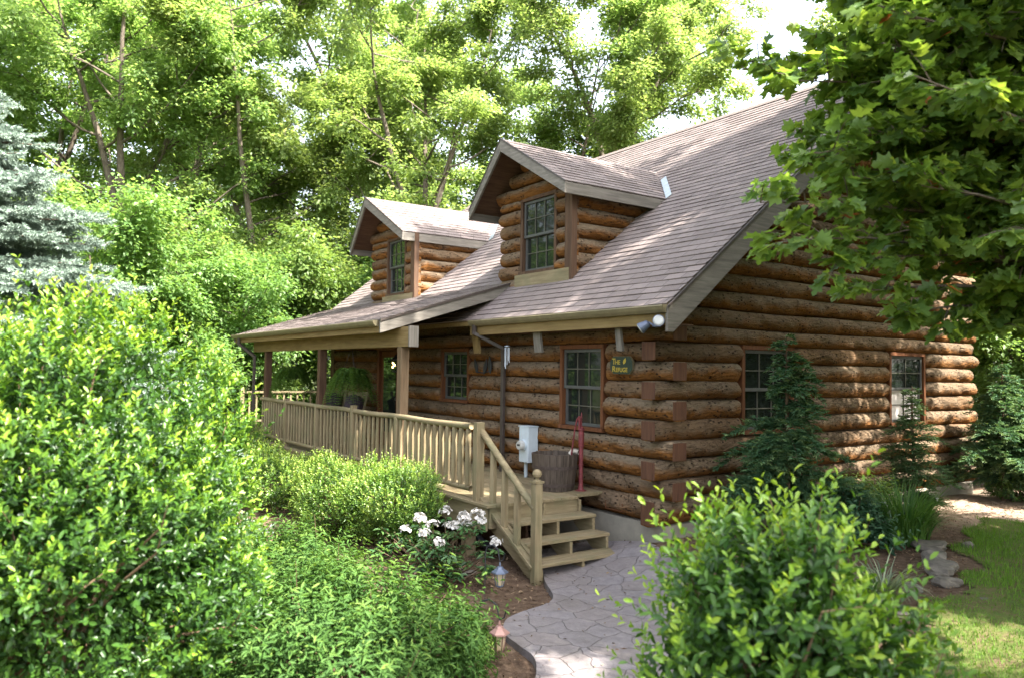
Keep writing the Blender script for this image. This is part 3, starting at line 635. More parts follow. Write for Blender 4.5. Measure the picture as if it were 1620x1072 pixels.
# railing
rail = obj('railing', MB().tube([(x, -1.80 + .006 * math.sin(x * 1.7), .905 + .006 * math.sin(x * 2.9)) for x in np.arange(-10.75, -1.39, .24)], .043, 10), M['deck_x'], porch, smooth=True)
obj('bottom_rail', MB().tube([(x, -1.80, .11 + .004 * math.sin(x * 2.3)) for x in np.arange(-10.75, -1.39, .24)], .036, 8), M['deck_x'], rail, smooth=True)
for x, h in ((-8.95, .98), (-5.46, 1.0), (-3.78, .90), (-7.2, .9)):
    obj('rail_post', MB().box(x - .045, x + .045, -1.85, -1.76, -.32, h), M['deck_z'], rail, bevel=.005)
obj('rail_post', MB().box(-1.455, -1.365, -1.885, -1.77, -.02, .975), M['deck_z'], rail, bevel=.007)
x = -10.6; posts = (-8.95, -5.46, -3.78, -7.2)
while x < -1.5:
    if min(abs(x - p_) for p_ in posts) > .09:
        big = x > -3.6; w = .045 if big else .03; dx = rr.uniform(-.008, .008); mb = MB()
        mb.tube([(x, -1.80, .10), (x, -1.80, .16), (x + dx, -1.80 + rr.uniform(-.004, .004), .5), (x, -1.80, .84), (x, -1.80, .90)], [w * .62, w * .9, w * rr.uniform(.95, 1.12), w * .9, w * .62], 6)
        obj('baluster', mb, M['deck_z'], rail)
    x += .178 if x > -3.7 else .165

# side deck beyond the left end of the porch, with a sunlit railing
sd = thing('side_deck', 'sunlit side deck with pale railing beyond the porch posts', 'deck', (-12.5, 1.5, -.76))
mb = MB()
for k in range(24): mb.box(-11.22 - .14 * (k + 1), -11.22 - .14 * k - .005, -1.2, 5.2, -.04, 0)
obj('deck', mb, M['deck_y'], sd)
srl = obj('railing', MB().box(-14.62, -14.48, -1.2, 5.2, .90, .95), M['deck_y'], sd, bevel=.005)
obj('bottom_rail', MB().box(-14.58, -14.52, -1.2, 5.2, .12, .17), M['deck_y'], srl)
for y in np.arange(-1.0, 5.1, .19): obj('baluster', MB().box(-14.57, -14.53, y - .022, y + .022, .05, .90), M['deck_z'], srl)
for y in (-1.2, 1.0, 3.1, 5.2): obj('rail_post', MB().box(-14.60, -14.50, y - .05, y + .05, -.8, 1.06), M['deck_z'], srl, bevel=.006)

# ------------------------------------------------------------------ stairs
st = thing('porch_stairs', 'open wooden stairs from the walkway up to the porch deck', 'stairs', (-.6, -1.1, -.76))
TR = [(-.75, -.194), (-.49, -.386), (-.235, -.572)]
mb = MB()
for x, z in TR: 
    mb2 = MB(); mb2.box(x - .30, x - .155, -1.72, -.45, z - .04, z); mb2.box(x - .15, x, -1.725, -.44, z - .038, z + .001); obj('tread', mb2, M['deck_y'], st, bevel=.006)
for y0 in (-1.70, -1.08, -.50):
    mb = MB(); pl = [(-1.14, -.05), (-1.03, -.05), (-1.03, -.236), (-.75, -.236), (-.75, -.43), (-.49, -.43), (-.49, -.615), (-.26, -.615), (-.24, -.80), (-.50, -.80), (-1.14, -.36)]
    mb.prism([(x, y0, z) for x, z in pl], (0, .04, 0)); obj('stringer', mb, M['deck_x'], st, bevel=.003)
mb = MB(); mb.prism([(-1.30, -1.76, .02), (-1.30, -1.76, -.30), (-.26, -1.76, -.82), (-.26, -1.76, -.54)], (0, .045, 0)); obj('side_board', mb, M['deck_x'], st, bevel=.004)
mb = MB(); mb.box(-1.10, -1.075, -1.68, -.47, -.235, -.042); obj('riser_board', mb, M['deck_y'], st)
nw = obj('newel_post', MB().box(-.295, -.195, -1.82, -1.72, -.85, .36), M['deck_z'], st, bevel=.012)
mb = MB(); mb.box(-.305, -.185, -1.83, -1.71, .361, .385); mb.lathe((-.245, -1.77, .385), [(.05, 0), (.05, .012), (.022, .02), (.022, .032), (.045, .05), (.056, .078), (.05, .106), (.028, .128), (.004, .134)], 16); obj('ball_finial', mb, M['deck_z'], nw, smooth=False)
mb = MB(); mb.tube([(-1.40, -1.80, .875), (-1.1, -1.80, .66), (-.7, -1.795, .375), (-.25, -1.785, .06 + .01)], .043, 10); obj('handrail', mb, M['deck_x'], st, smooth=True)
mb = MB(); mb.beam((-1.36, -1.785, .03), (-.26, -1.785, -.60), .11, .045); obj('bottom_rail', mb, M['deck_x'], st, bevel=.005)
for x in (-1.13, -.87, -.60):
    f_ = (x + 1.40) / 1.15; zt = .875 - .80 * f_; zb_ = .05 - .63 * (x + 1.36) / 1.10
    obj('baluster', MB().tube([(x, -1.79, zb_ - .02), (x, -1.79, zb_ + .05), (x + .004, -1.79, (zb_ + zt) / 2), (x, -1.79, zt)], [.04, .047, .05, .04], 6), M['deck_z'], st)

# ------------------------------------------------------------------ things on and around the porch
bt = thing('barrel_planter', 'half whiskey barrel planter of dark staves with rusty hoops by the pump', 'planter', (-1.64, -.44, 0))
def brl(z): return .265 + .06 * math.sin(min(z / .50, 1) * 1.35)
n = 22; mb = MB(); rb = np.random.default_rng(2)
for i in range(n):
    a0, a1 = 2 * PI * i / n + .008, 2 * PI * (i + 1) / n - .008; zt = .50 + rb.uniform(-.006, .006); zs = np.linspace(.003, zt, 6); V = []
    off = rb.uniform(-.002, .002)
    for z in zs:
        for r in (brl(z) + off, brl(z) - .028):
            for a in (a0, a1): V.append((bt.location.x + r * math.cos(a), bt.location.y + r * math.sin(a), z))
    F = []
    for k in range(5):
        b = 4 * k; F += [(b, b + 1, b + 5, b + 4), (b + 3, b + 2, b + 6, b + 7), (b + 2, b, b + 4, b + 6), (b + 1, b + 3, b + 7, b + 5)]
    F += [(0, 2, 3, 1), (20, 21, 23, 22)]; mb.add(V, F)
obj('stave_wall', mb, M['stave'], bt)
for z0 in (.06, .30):
    mb = MB(); mb.lathe((bt.location.x, bt.location.y, 0), [(brl(z0) + .001, z0), (brl(z0) + .006, z0), (brl(z0 + .045) + .006, z0 + .045), (brl(z0 + .045) + .001, z0 + .045)], 40, False); obj('hoop', mb, M['rust'], bt)
mb = MB(); V = [(bt.location.x, bt.location.y, .44)]
for i in range(24): V.append((bt.location.x + .288 * math.cos(i * PI / 12), bt.location.y + .288 * math.sin(i * PI / 12), .415 + .012 * math.sin(i * 2.7)))
mb.add(V, [(0, i + 1, (i + 1) % 24 + 1) for i in range(24)]); obj('soil', mb, M['soil'], bt)

pu = thing('water_pump', 'tall worn red hand pump standing against the log wall', 'hand pump', (-1.36, -.20, 0))
px, py = -1.36, -.20; mb = MB()
mb.lathe((px, py, 0), [(.08, .0), (.08, .012), (.045, .018), (.036, .04), (.030, .10), (.030, .34), (.037, .345), (.037, .36), (.030, .365), (.031, .60), (.039, .605), (.039, .625), (.034, .63), (.039, .66), (.039, .82), (.047, .83), (.047, .85), (.022, .865), (.012, .88), (.010, .98), (.010, 1.04), (.004, 1.07)], 18)
obj('pump_body', mb, M['red_paint'], pu, smooth=False)
mb = MB(); mb.tube([(px - .03, py - .01, .52), (px - .10, py - .02, .53), (px - .16, py - .03, .525), (px - .185, py - .035, .49)], [.034, .03, .03, .036], 12); obj('spout', mb, M['cream_paint'], pu, smooth=True)
mb = MB(); mb.tube([(px + .05, py - .03, 1.0), (px, py - .04, 1.01), (px - .04, py - .045, .97), (px - .075, py - .055, .82), (px - .11, py - .06, .62), (px - .13, py - .065, .46), (px - .15, py - .07, .38)], [.012, .015, .013, .011, .011, .012, .015], 8); obj('handle', mb, M['red_paint'], pu, smooth=True)
mb = MB(); mb.box(px - .012, px + .02, py - .048, py - .026, .85, 1.02); obj('handle_bracket', mb, M['red_paint'], pu, bevel=.004)
mb = MB(); mb.box(-1.60, -1.14, -.445, -.06, -.04, .0025); tag(obj('plank', mb, M['deck_x'], bevel=.004), 'short wooden plank under the red pump beside the top stair', 'plank')

me_ = thing('electric_meter', 'grey electric meter box on the log wall behind the barrel', 'meter', (-2.74, -.09, .5))
mb = MB(); mb.box(-2.86, -2.62, -.19, -.005, .24, .775); obj('meter_box', mb, M['grey_paint'], me_, bevel=.008)
mb = MB(); mb.box(-2.875, -2.605, -.20, -.005, .776, .79); obj('lid', mb, M['grey_paint'], me_, bevel=.004)
mb = MB(); mb.tube([(-2.74, -.19, .50), (-2.74, -.215, .50)], .085, 24); obj('meter_ring', mb, M['grey_paint'], me_)
mb = MB(); mb.tube([(-2.74, -.215, .50), (-2.74, -.255, .50), (-2.74, -.285, .50)], [.075, .074, .062], 24); obj('meter_dial', mb, M['glass_lens'], me_, smooth=False)
mb = MB(); mb.box(-2.775, -2.705, -.2865, -.285, .49, .52); obj('meter_display', mb, M['black_iron'], me_)
mb = MB(); mb.tube([(-2.81, -.09, .238), (-2.81, -.09, .0)], .028, 12); obj('conduit', mb, M['grey_paint'], me_)

sg = thing('house_sign', 'green clipped-corner name sign with gold lettering on the front logs', 'sign', (-.755, -.03, 1.72))
def octo(x0, x1, z0, z1, c, y): return [(x0 + c, y, z0), (x1 - c, y, z0), (x1, y, z0 + c), (x1, y, z1 - c), (x1 - c, y, z1), (x0 + c, y, z1), (x0, y, z1 - c), (x0, y, z0 + c)]
mb = MB(); mb.prism(octo(-.972, -.538, 1.608, 1.842, .059, -.026), (0, .03, 0)); obj('sign_border', mb, M['gutter'], sg)
mb = MB(); mb.prism(octo(-.967, -.543, 1.613, 1.837, .057, -.034), (0, .012, 0)); obj('board', mb, M['sign_green'], sg, bevel=.003)
def text(body, size, x, z, sx=1.):
    cu = bpy.data.curves.new('lettering', 'FONT'); cu.body = body; cu.size = size; cu.extrude = .0015; cu.align_x = 'LEFT'; cu.materials.append(M['sign_gold']); cu.offset = .0016
    o = bpy.data.objects.new('lettering_curve', cu); me = bpy.data.meshes.new_from_object(o); bpy.data.objects.remove(o)
    q = np.empty(len(me.vertices) * 3, np.float32); me.vertices.foreach_get('co', q); q = q.reshape(-1, 3)
    me.vertices.foreach_set('co', np.c_[q[:, 0] * sx + x, -.036 - q[:, 2], q[:, 1] + z].ravel().astype(np.float32)); me.update()
    return obj('lettering', me, M['sign_gold'], sg)
text('T', .112, -.925, 1.737); text('HE', .082, -.868, 1.737); text('R', .112, -.925, 1.636); text('EFUGE', .082, -.853, 1.636, .95)
mb = MB(); mb.prism([(-.70, -.0345, 1.735), (-.715, -.0345, 1.76), (-.70, -.0345, 1.795), (-.665, -.0345, 1.82), (-.655, -.0345, 1.785), (-.67, -.0345, 1.755)], (0, -.003, 0)); obj('feather_emblem', mb, M['sign_gold'], sg)

fl = thing('flood_light', 'twin outdoor floodlight under the roof corner above the sign', 'floodlight', (.33, -.47, 2.19))
mb = MB(); mb.tube([(.33, -.47, 2.196), (.33, -.47, 2.17)], .05, 16); obj('base_plate', mb, M['blue_metal'], fl)
for (bx, by, bz), dv in (((.42, -.53, 2.235), (.75, -.62, .12)), ((.17, -.56, 2.16), (-.55, -.55, -.55))):
    d = np.array(dv); d /= np.linalg.norm(d); b = np.array((bx, by, bz)); a = b - d * .09
    h = obj('lamp_head', MB().tube([a - d * .02, a, a + d * .03, b, b + d * .02], [.02, .045, .052, .068, .07], 18), M['blue_metal'], fl, smooth=False)
    obj('lens', MB().tube([b + d * .02, b + d * .03], [.062, .05], 18), M['glass_lens'], h)
    obj('arm', MB().tube([(.33, -.47, 2.165), a - d * .02], .012, 8), M['blue_metal'], fl)

wc = thing('wind_chime', 'silver wind chime hanging beside the downspout', 'wind chime', (-3.06, -.3, 2.19))
mb = MB(); mb.tube([(-3.06, -.3, 2.19), (-3.06, -.3, 2.02)], .0025, 5); obj('cord', mb, M['black_iron'], wc)
mb = MB(); mb.lathe((-3.06, -.3, 2.0), [(.01, .02), (.045, .01), (.045, 0)], 16); obj('cap', mb, M['flash'], wc)
for i in range(5):
    a = i * 2 * PI / 5; obj('chime_tube', MB().tube([(-3.06 + .035 * math.cos(a), -.3 + .035 * math.sin(a), 1.985), (-3.06 + .035 * math.cos(a), -.3 + .035 * math.sin(a), 1.78 - .03 * i)], .007, 8), M['flash'], wc)

wo = thing('wall_ornament', 'dark metal leaf ornament hung on the logs left of the downspout', 'wall decoration', (-4.2, -.04, 1.7))
for cx, cz, rot, hgt in ((-4.42, 1.70, .35, .26), (-4.12, 1.69, -.3, .28), (-3.98, 1.72, .1, .3)):
    pl = []
    for a, b in ((0, -.5), (.28, -.3), (.36, .0), (.22, .28), (0, .5), (-.22, .28), (-.36, 0), (-.28, -.3)):
        x, z = a * hgt * .5, b * hgt; pl.append((cx + x * math.cos(rot) - z * math.sin(rot), -.03, cz + x * math.sin(rot) + z * math.cos(rot)))
    mb = MB(); mb.prism(pl, (0, .016, 0)); obj('leaf_plate', mb, M['black_iron'], wo, bevel=.003)
mb = MB(); mb.tube([(-4.44, -.014, 1.60), (-4.2, -.012, 1.58), (-3.96, -.014, 1.62)], .01, 6); obj('stem_bar', mb, M['black_iron'], wo)

ln = thing('wall_lantern', 'lit carriage lantern on the wall beside the front door', 'lantern', (-7.28, -.12, 1.75))
lx, ly, lz = -7.28, -.16, 1.72
mb = MB(); mb.lathe((lx, ly, lz), [(.0, .19), (.02, .17), (.05, .13), (.10, .095), (.10, .08)], 6); obj('roof', mb, M['black_iron'], ln)
mb = MB()
for i in range(6):
    a = i * PI / 3; mb.tube([(lx + .09 * math.cos(a), ly + .09 * math.sin(a), lz + .08), (lx + .06 * math.cos(a), ly + .06 * math.sin(a), lz - .13)], .006, 5)
mb.lathe((lx, ly, lz), [(.065, -.13), (.065, -.15), (.02, -.17)], 6); obj('cage', mb, M['black_iron'], ln)
mb = MB(); mb.tube([(lx, -.02, lz + .16), (lx, -.09, lz + .2), (lx, ly, lz + .18)], .012, 6); mb.box(lx - .05, lx + .05, -.02, .0, lz, lz + .2); obj('bracket', mb, M['black_iron'], ln)
for i, (a, b, c) in enumerate(((0, -.02, -.02), (-.05, -.03, .02), (-.035, -.045, -.06))):
    obj('bulb', MB().lathe((lx + a, ly + b, lz + c), [(.002, -.022), (.016, -.01), (.018, .004), (.008, .022)], 8), M['bulb'], ln)

def chair(cx, cy, rz, label):
    c = thing('rocking_chair', label, 'chair', (cx, cy, 0)); c.rotation_euler[2] = rz
    def P(name, mb, m, **k): return obj(name, mb, m, c, local=True, **k)
    for y in (-.27, .27):
        P('rocker', MB().tube([(-.5, y, .10), (-.25, y, .035), (.1, y, .02), (.42, y, .07)], .02, 6), M['deck_x'])
        P('arm', MB().box(-.25, .36, y - .05, y + .05, .62, .645), M['deck_x'], bevel=.01)
        P('leg', MB().beam((.28, y, .04), (.28, y, .62), .05, .05, (1, 0, 0)), M['deck_z']); P('leg', MB().beam((-.28, y, .05), (-.22, y, .62), .05, .05, (1, 0, 0)), M['deck_z'])
    for i in range(5): P('seat_slat', MB().box(-.2 + .11 * i, -.1 + .11 * i, -.26, .26, .38 + .012 * i, .40 + .012 * i), M['deck_y'])
    for i in range(6): P('back_slat', MB().beam((-.22, -.225 + .09 * i, .40), (-.46, -.225 + .09 * i, 1.08), .06, .02, (1, 0, .3)), M['deck_z'])
    P('head_rail', MB().beam((-.46, -.28, 1.08), (-.46, .28, 1.08), .05, .09, (0, 0, 1)), M['deck_y'], bevel=.01)
    mb = MB(); mb.tube([(-.20, 0, .52), (-.24, 0, .56), (-.36, 0, .98), (-.38, 0, 1.02)], [.10, .22, .21, .10], 16); P('cushion', mb, M['cushion'], smooth=True)
    return c
chair(-8.45, -.75, -1.1, 'weathered rocking chair with a dark cushion left of the front door')
chair(-9.75, -.65, -.9, 'second rocking chair at the far end of the porch behind the middle column')

def hang_fern(cx, cy, cz, label, seed, r=.45):
    f = thing('hanging_fern', label, 'fern', (cx, cy, cz), 'ferns hanging from the porch beam'); rg = np.random.default_rng(seed)
    mb = MB(); mb.lathe((cx, cy, cz), [(.08, -.14), (.13, -.12), (.16, .04), (.17, .05), (.15, .05), (.10, .0)], 16); obj('pot', mb, M['black_iron'], f)
    mb = MB()
    for a in (0, 2.1, 4.2): mb.tube([(cx + .15 * math.cos(a), cy + .15 * math.sin(a), cz + .05), (cx, cy, cz + .52)], .003, 4)
    obj('hanger', mb, M['black_iron'], f)
    P, D, N, L = [], [], [], []
    for i in range(130):
        a = rg.uniform(0, 2 * PI); l = r * rg.uniform(.75, 1.5); up = rg.uniform(.1, 1.4); dv = np.array((math.cos(a), math.sin(a), 0)); sd = np.array((-dv[1], dv[0], 0))
        ts = np.linspace(.08, 1, 26)
        for t_ in ts:
            p = np.array((cx, cy, cz + .04)) + dv * (.05 + l * (t_ - .28 * t_ * t_)) + np.array((0, 0, 1)) * (l * (up * t_ - (up + .95) * t_ ** 1.9))
            for s_ in (-1, 1): P.append(p); D.append(sd * s_ + dv * .35 + np.array((0, 0, -.35))); N.append((0, 0, 1)); L.append(.085 * (1 - .75 * t_) + .014)
    P = np.array(P); n = len(P); L = np.array(L)
    obj('frond', leaves('frond', P, np.array(D), np.array(N) + rg.normal(size=(n, 3)) * .3, L, L * .3 + .004, rg.uniform(.1, 1, n)), M['fern'], f)
hang_fern(-6.45, -1.45, 1.50, 'full green fern hanging between the near and middle porch columns', 1)
hang_fern(-9.75, -1.45, 1.50, 'darker fern hanging near the far end of the porch', 4, .40)

def hook_lantern(x, y, hx, hy, top, roofm, label, seed):
    z0 = float(g(x, y)); t_ = thing('garden_lantern', label, 'lantern', (x, y, z0), 'lanterns on shepherd hooks along the walkway')
    dx, dy = hx - x, hy - y; mb = MB()
    mb.tube([(x, y, z0 - .1), (x, y, z0 + top - .06), (x + dx * .12, y + dy * .12, z0 + top + .01), (x + dx * .5, y + dy * .5, z0 + top + .03), (x + dx * .86, y + dy * .86, z0 + top - .01), (hx - dx * .06, hy - dy * .06, z0 + top - .09), (hx, hy, z0 + top - .13), (hx + dx * .22, hy + dy * .22, z0 + top - .11), (hx + dx * .32, hy + dy * .32, z0 + top - .05)], .007, 7)
    obj('shepherd_hook', mb, M['black_iron'], t_, smooth=True)
    c = (hx, hy, z0 + top - .13)
    mb = MB(); mb.lathe(c, [(.006, -.005), (.012, -.03), (.012, -.045), (.03, -.052), (.04, -.07), (.085, -.10), (.088, -.112), (.07, -.114)], 6); obj('lantern_roof', mb, roofm, t_)
    mb = MB(); mb.lathe(c, [(.058, -.116), (.036, -.235)], 6, True); obj('lantern_glass', mb, M['amber_glass'], t_)
    mb = MB()
    for i in range(6):
        a = i * PI / 3; mb.tube([(c[0] + .060 * math.cos(a), c[1] + .060 * math.sin(a), c[2] - .114), (c[0] + .038 * math.cos(a), c[1] + .038 * math.sin(a), c[2] - .238)], .005, 4)
    mb.lathe(c, [(.042, -.236), (.042, -.246), (.015, -.26)], 6); obj('lantern_cage', mb, roofm, t_)
hook_lantern(.20, -2.74, .32, -2.64, .60, M['blue_metal'], 'blue grey lantern on the shepherd hook nearer the stairs', 1)
hook_lantern(1.33, -3.52, 1.46, -3.40, .46, M['copper'], 'coppery lantern on the shepherd hook nearest the camera', 2)
dp = MB().tube([(-1.85, -1.62, -.36), (-1.75, -1.6, -.55), (-1.55, -1.6, -.62), (-1.35, -1.62, -.62)], .05, 12); tag(obj('drain_pipe', dp, M['black_iron'], smooth=True), 'black corrugated drain elbow under the end of the deck', 'pipe')

# edging stones
rs = np.random.default_rng(21)
stones = [(2.60, 1.53, .30, .14, 'largest pale rounded stone at the lawn edge'), (2.0, 2.46, .26, .12, 'flat dark stone below the strap leaved clump'), (2.80, .52, .17, .08, 'small flat stone nearest the striped grass clump'), (2.89, 1.07, .15, .10, 'reddish stone beside the pale rounded stone'), (3.05, -.15, .30, .06, 'long low flat stone near the striped grass clump'), (2.35, 1.9, .18, .12, 'grey stone between the flat dark stone and the largest one'), (2.25, 2.15, .15, .08, 'small stone touching the flat dark stone'), (2.72, 1.25, .12, .07, 'small angular stone in front of the largest stone'), (3.34, .80, .07, .03, 'pebble lying alone in the thin lawn'), (3.2, -.9, .14, .05, 'flat stone half hidden behind the right holly shrub'), (2.15, 3.1, .12, .07, 'stone at the right foot of the strap leaved clump'), (-1.0, -2.25, .22, .04, 'thin flat stone lying under the stair side')]
for x, y, r, hz, lab in stones:
    th = np.linspace(0, PI, 9); ph = np.arange(14) * 2 * PI / 14; V = []; a1, a2, a3 = rs.uniform(0, 6, 3); asp = rs.uniform(.6, .95); rz = rs.uniform(0, 3)
    for t_ in th:
        for q in ph:
            d = np.array((math.sin(t_) * math.cos(q), math.sin(t_) * math.sin(q), math.cos(t_)))
            k = 1 + .16 * math.sin(3 * d[0] + a1) + .13 * math.sin(4 * d[1] + a2 + d[2] * 2) + .06 * math.sin(7 * d[0] + 6 * d[2] + a3)
            v = np.sign(d) * np.abs(d) ** .75 * k * np.array((r * .8, r * .8 * asp, hz * .62)); V.append((x + v[0] * math.cos(rz) - v[1] * math.sin(rz), y + v[0] * math.sin(rz) + v[1] * math.cos(rz), float(g(x, y)) + v[2] + hz * .3))
    mb = MB(); mb.add(V, [(i * 14 + j, (i + 1) * 14 + j, (i + 1) * 14 + (j + 1) % 14, i * 14 + (j + 1) % 14) for i in range(8) for j in range(14)])
    tag(obj('edging_stone', mb, M['stone']), lab, 'stone', 'stones edging the bed')

# ------------------------------------------------------------------ shrubs
def lumpy(d, seed, amp=.22):
    r = np.random.default_rng(seed); k = 1.
    for f in (2.2, 3.7, 5.9):
        w = r.normal(size=3) * f; k = k + amp / (f ** .6) * np.sin(d @ w + r.uniform(0, 6))
    return k
def shrub(name, label, cat, c, rad, n_shoot, n_leaf, L, mat, seed, shoot=(.10, .2), shape='oval', asp=.45, zmin=-.75, inner=.5, spread=(.55, .65), amp=.22, group=None, up=.75, droop=0., tips=1.):
    rg = np.random.default_rng(seed); c = np.array(c, float); rad = np.array(rad, float)
    d = rdir(rg, int(n_shoot * 1.9)); d = d[(d[:, 2] > zmin) & (lumpy(d * 2.6, seed + 90, .3) > .86)][:n_shoot]; n = len(d)
    k = lumpy(d, seed, amp) * (rg.uniform(.80, 1.04, n)); s0 = c + d * rad * k[:, None]
    nd = unit(d / rad); sd = unit(nd * .55 + np.array((0, 0, up)) + rg.normal(size=(n, 3)) * .35); sl_ = rg.uniform(*shoot, n) * np.where(rg.random(n) < .12, 1.7, 1.)
    tt = np.tile(np.linspace(.05, 1, n_leaf), (n, 1)) + rg.uniform(-.05, .05, (n, n_leaf))
    P = s0[:, None] + sd[:, None] * (sl_[:, None] * tt)[..., None]
    az = np.arange(n_leaf) * 2.4 + rg.uniform(0, 6, n)[:, None]
    a = unit(np.cross(sd, np.array((.3, .2, 1.)))); b = np.cross(sd, a)
    rad_d = np.cos(az)[..., None] * a[:, None] + np.sin(az)[..., None] * b[:, None]
    lift = (spread[0] + spread[1] * tt)[..., None]
    D = rad_d + sd[:, None] * lift + np.array((0, 0, -droop)); N = sd[:, None] - rad_d * .4 + rg.normal(size=P.shape) * .25
    ll = L * rg.uniform(.7, 1.15, tt.shape) * (1 - .25 * np.clip(tt, 0, 1))
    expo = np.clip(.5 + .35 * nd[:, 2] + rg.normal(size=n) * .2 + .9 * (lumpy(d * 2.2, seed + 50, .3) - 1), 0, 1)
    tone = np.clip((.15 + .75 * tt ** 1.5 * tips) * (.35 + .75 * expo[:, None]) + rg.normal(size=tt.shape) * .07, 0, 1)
    Pa, Da, Na, La, Ta = [P.reshape(-1, 3)], [D.reshape(-1, 3)], [N.reshape(-1, 3)], [ll.ravel()], [tone.ravel()]
    m = int(n * n_leaf * inner)                          # older leaves deeper inside
    di = rdir(rg, m * 2); di = di[di[:, 2] > zmin][:m]; m = len(di)
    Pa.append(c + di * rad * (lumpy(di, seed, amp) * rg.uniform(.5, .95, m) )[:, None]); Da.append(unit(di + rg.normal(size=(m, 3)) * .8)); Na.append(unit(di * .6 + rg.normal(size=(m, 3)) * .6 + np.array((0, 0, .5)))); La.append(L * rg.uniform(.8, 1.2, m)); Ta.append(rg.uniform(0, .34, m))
    P, D, N, La, Ta = (np.concatenate(q) for q in (Pa, Da, Na, La, Ta))
    zg = g(P[:, 0], P[:, 1]) + .02; ok = P[:, 2] > zg; P, D, N, La, Ta = P[ok], D[ok], N[ok], La[ok], Ta[ok]
    t_ = thing(name, label, cat, (c[0], c[1], float(g(c[0], c[1]))), group)
    obj('foliage', leaves('foliage', P, D, N, La, La * asp, Ta, shape), mat, t_)
    mb = MB(); z0 = float(g(c[0], c[1])) - .05
    ks = rg.choice(n, min(n, 60 if rad[0] > .5 else 24), False)
    for i in ks:
        e = s0[i]; b0 = np.array((c[0] + rg.normal() * .08, c[1] + rg.normal() * .08, z0)); m1 = b0 + (e - b0) * .4 + np.array((0, 0, .15 * rad[2])); m2 = b0 + (e - b0) * .75 + np.array((0, 0, .1 * rad[2]))
        mb.tube([b0, m1, m2, e, e + sd[i] * sl_[i] * .8], np.array([.016, .011, .007, .004, .002]) * (.6 + rad[2] * .6), 5)
    obj('stem', mb, M['twig'], t_); return t_
shrub('holly_shrub', 'huge bright glossy evergreen shrub filling the left foreground', 'shrub', (.93, -6.73, .42), (1.33, 1.33, 1.36), 4400, 12, .060, M['holly_leaf'], 1, (.10, .25), amp=.32, inner=.5)
shrub('holly_shrub', 'glossy evergreen shrub with fresh tips at the right edge of the walkway', 'shrub', (4.22, -3.42, .0), (.58, .58, .76), 760, 13, .072, M['holly_leaf'], 2, (.14, .34), amp=.34, inner=.75)
shrub('low_shrub', 'low lance leaved shrub sprawling across the foot of the picture', 'shrub', (1.45, -4.85, -.55), (1.0, 1.0, .50), 1100, 13, .082, M['lance_leaf'], 3, (.14, .3), 'oval', .26, zmin=-.2, inner=.35, spread=(.3, .3), up=.7, droop=.35, amp=.2, tips=.7)
shrub('low_shrub', 'taller lance leaved shrub behind the sprawling one, left of the white flowers', 'shrub', (-.2, -4.75, -.55), (.9, .8, .5), 900, 13, .082, M['lance_leaf'], 32, (.14, .3), 'oval', .26, zmin=-.2, inner=.35, spread=(.3, .3), up=.7, droop=.35, amp=.2, tips=.7)
shrub('low_shrub', 'knee high lance leaved shrub at the foot of the coppery lantern', 'shrub', (1.1, -3.85, -.68), (.52, .42, .26), 420, 13, .075, M['lance_leaf'], 31, (.10, .2), 'oval', .26, zmin=-.2, inner=.35, spread=(.3, .3), up=.7, droop=.35, amp=.2)
shrub('box_shrub', 'bright small leaved shrub under the railing nearest the stairs', 'shrub', (-2.6, -2.5, -.22), (.92, .52, .62), 2300, 10, .036, M['holly_leaf_mid'], 4, (.06, .15), amp=.26, inner=.6, asp=.5, group='shrubs along the porch railing')
shrub('box_shrub', 'bright small leaved shrub in the middle of the porch railing bed', 'shrub', (-3.9, -2.75, -.32), (.95, .62, .55), 1800, 10, .038, M['holly_leaf_mid'], 5, (.06, .16), amp=.26, inner=.5, asp=.5, group='shrubs along the porch railing')
shrub('box_shrub', 'small leaved shrub under the far end of the porch railing', 'shrub', (-6.2, -2.85, -.35), (1.2, .65, .55), 1500, 10, .042, M['holly_leaf_mid'], 6, (.06, .16), amp=.26, inner=.5, asp=.5, group='shrubs along the porch railing')
shrub('box_shrub', 'round shrub beyond the downspout at the far porch corner', 'shrub', (-9.6, -2.9, -.3), (1.2, .8, .7), 1200, 9, .05, M['holly_leaf_mid'], 7, (.08, .2), amp=.26, inner=.5, asp=.5, group='shrubs along the porch railing')
shrub('perennial_plant', 'dark blue green leafy perennial in front of the conifer', 'plant', (1.25, 1.75, -.32), (.52, .52, .42), 420, 9, .10, M['peony'], 8, (.12, .22), 'oval', .4, zmin=-.2, inner=.3, spread=(.4, .2), up=.9, droop=.3, tips=.8)
shrub('perennial_plant', 'bright leafy plant behind the strap leaved clump', 'plant', (.75, 2.9, -.25), (.5, .5, .36), 420, 9, .07, M['holly_leaf_mid'], 9, (.1, .22), 'oval', .4, zmin=-.2, inner=.3, spread=(.4, .2), up=.9, droop=.3)
shrub('ground_plant', 'low rounded green plant at the foot of the far conifer', 'plant', (.95, 7.6, -.4), (.55, .5, .3), 300, 9, .06, M['under_leaf'], 10, (.08, .16), 'oval', .5, zmin=-.1, inner=.3)
shrub('ground_plant', 'small pale green hosta at the right edge by the bare earth', 'plant', (1.55, 7.75, -.42), (.4, .4, .25), 160, 9, .10, M['under_leaf'], 12, (.06, .12), 'oval', .55, zmin=-.1, inner=.3)

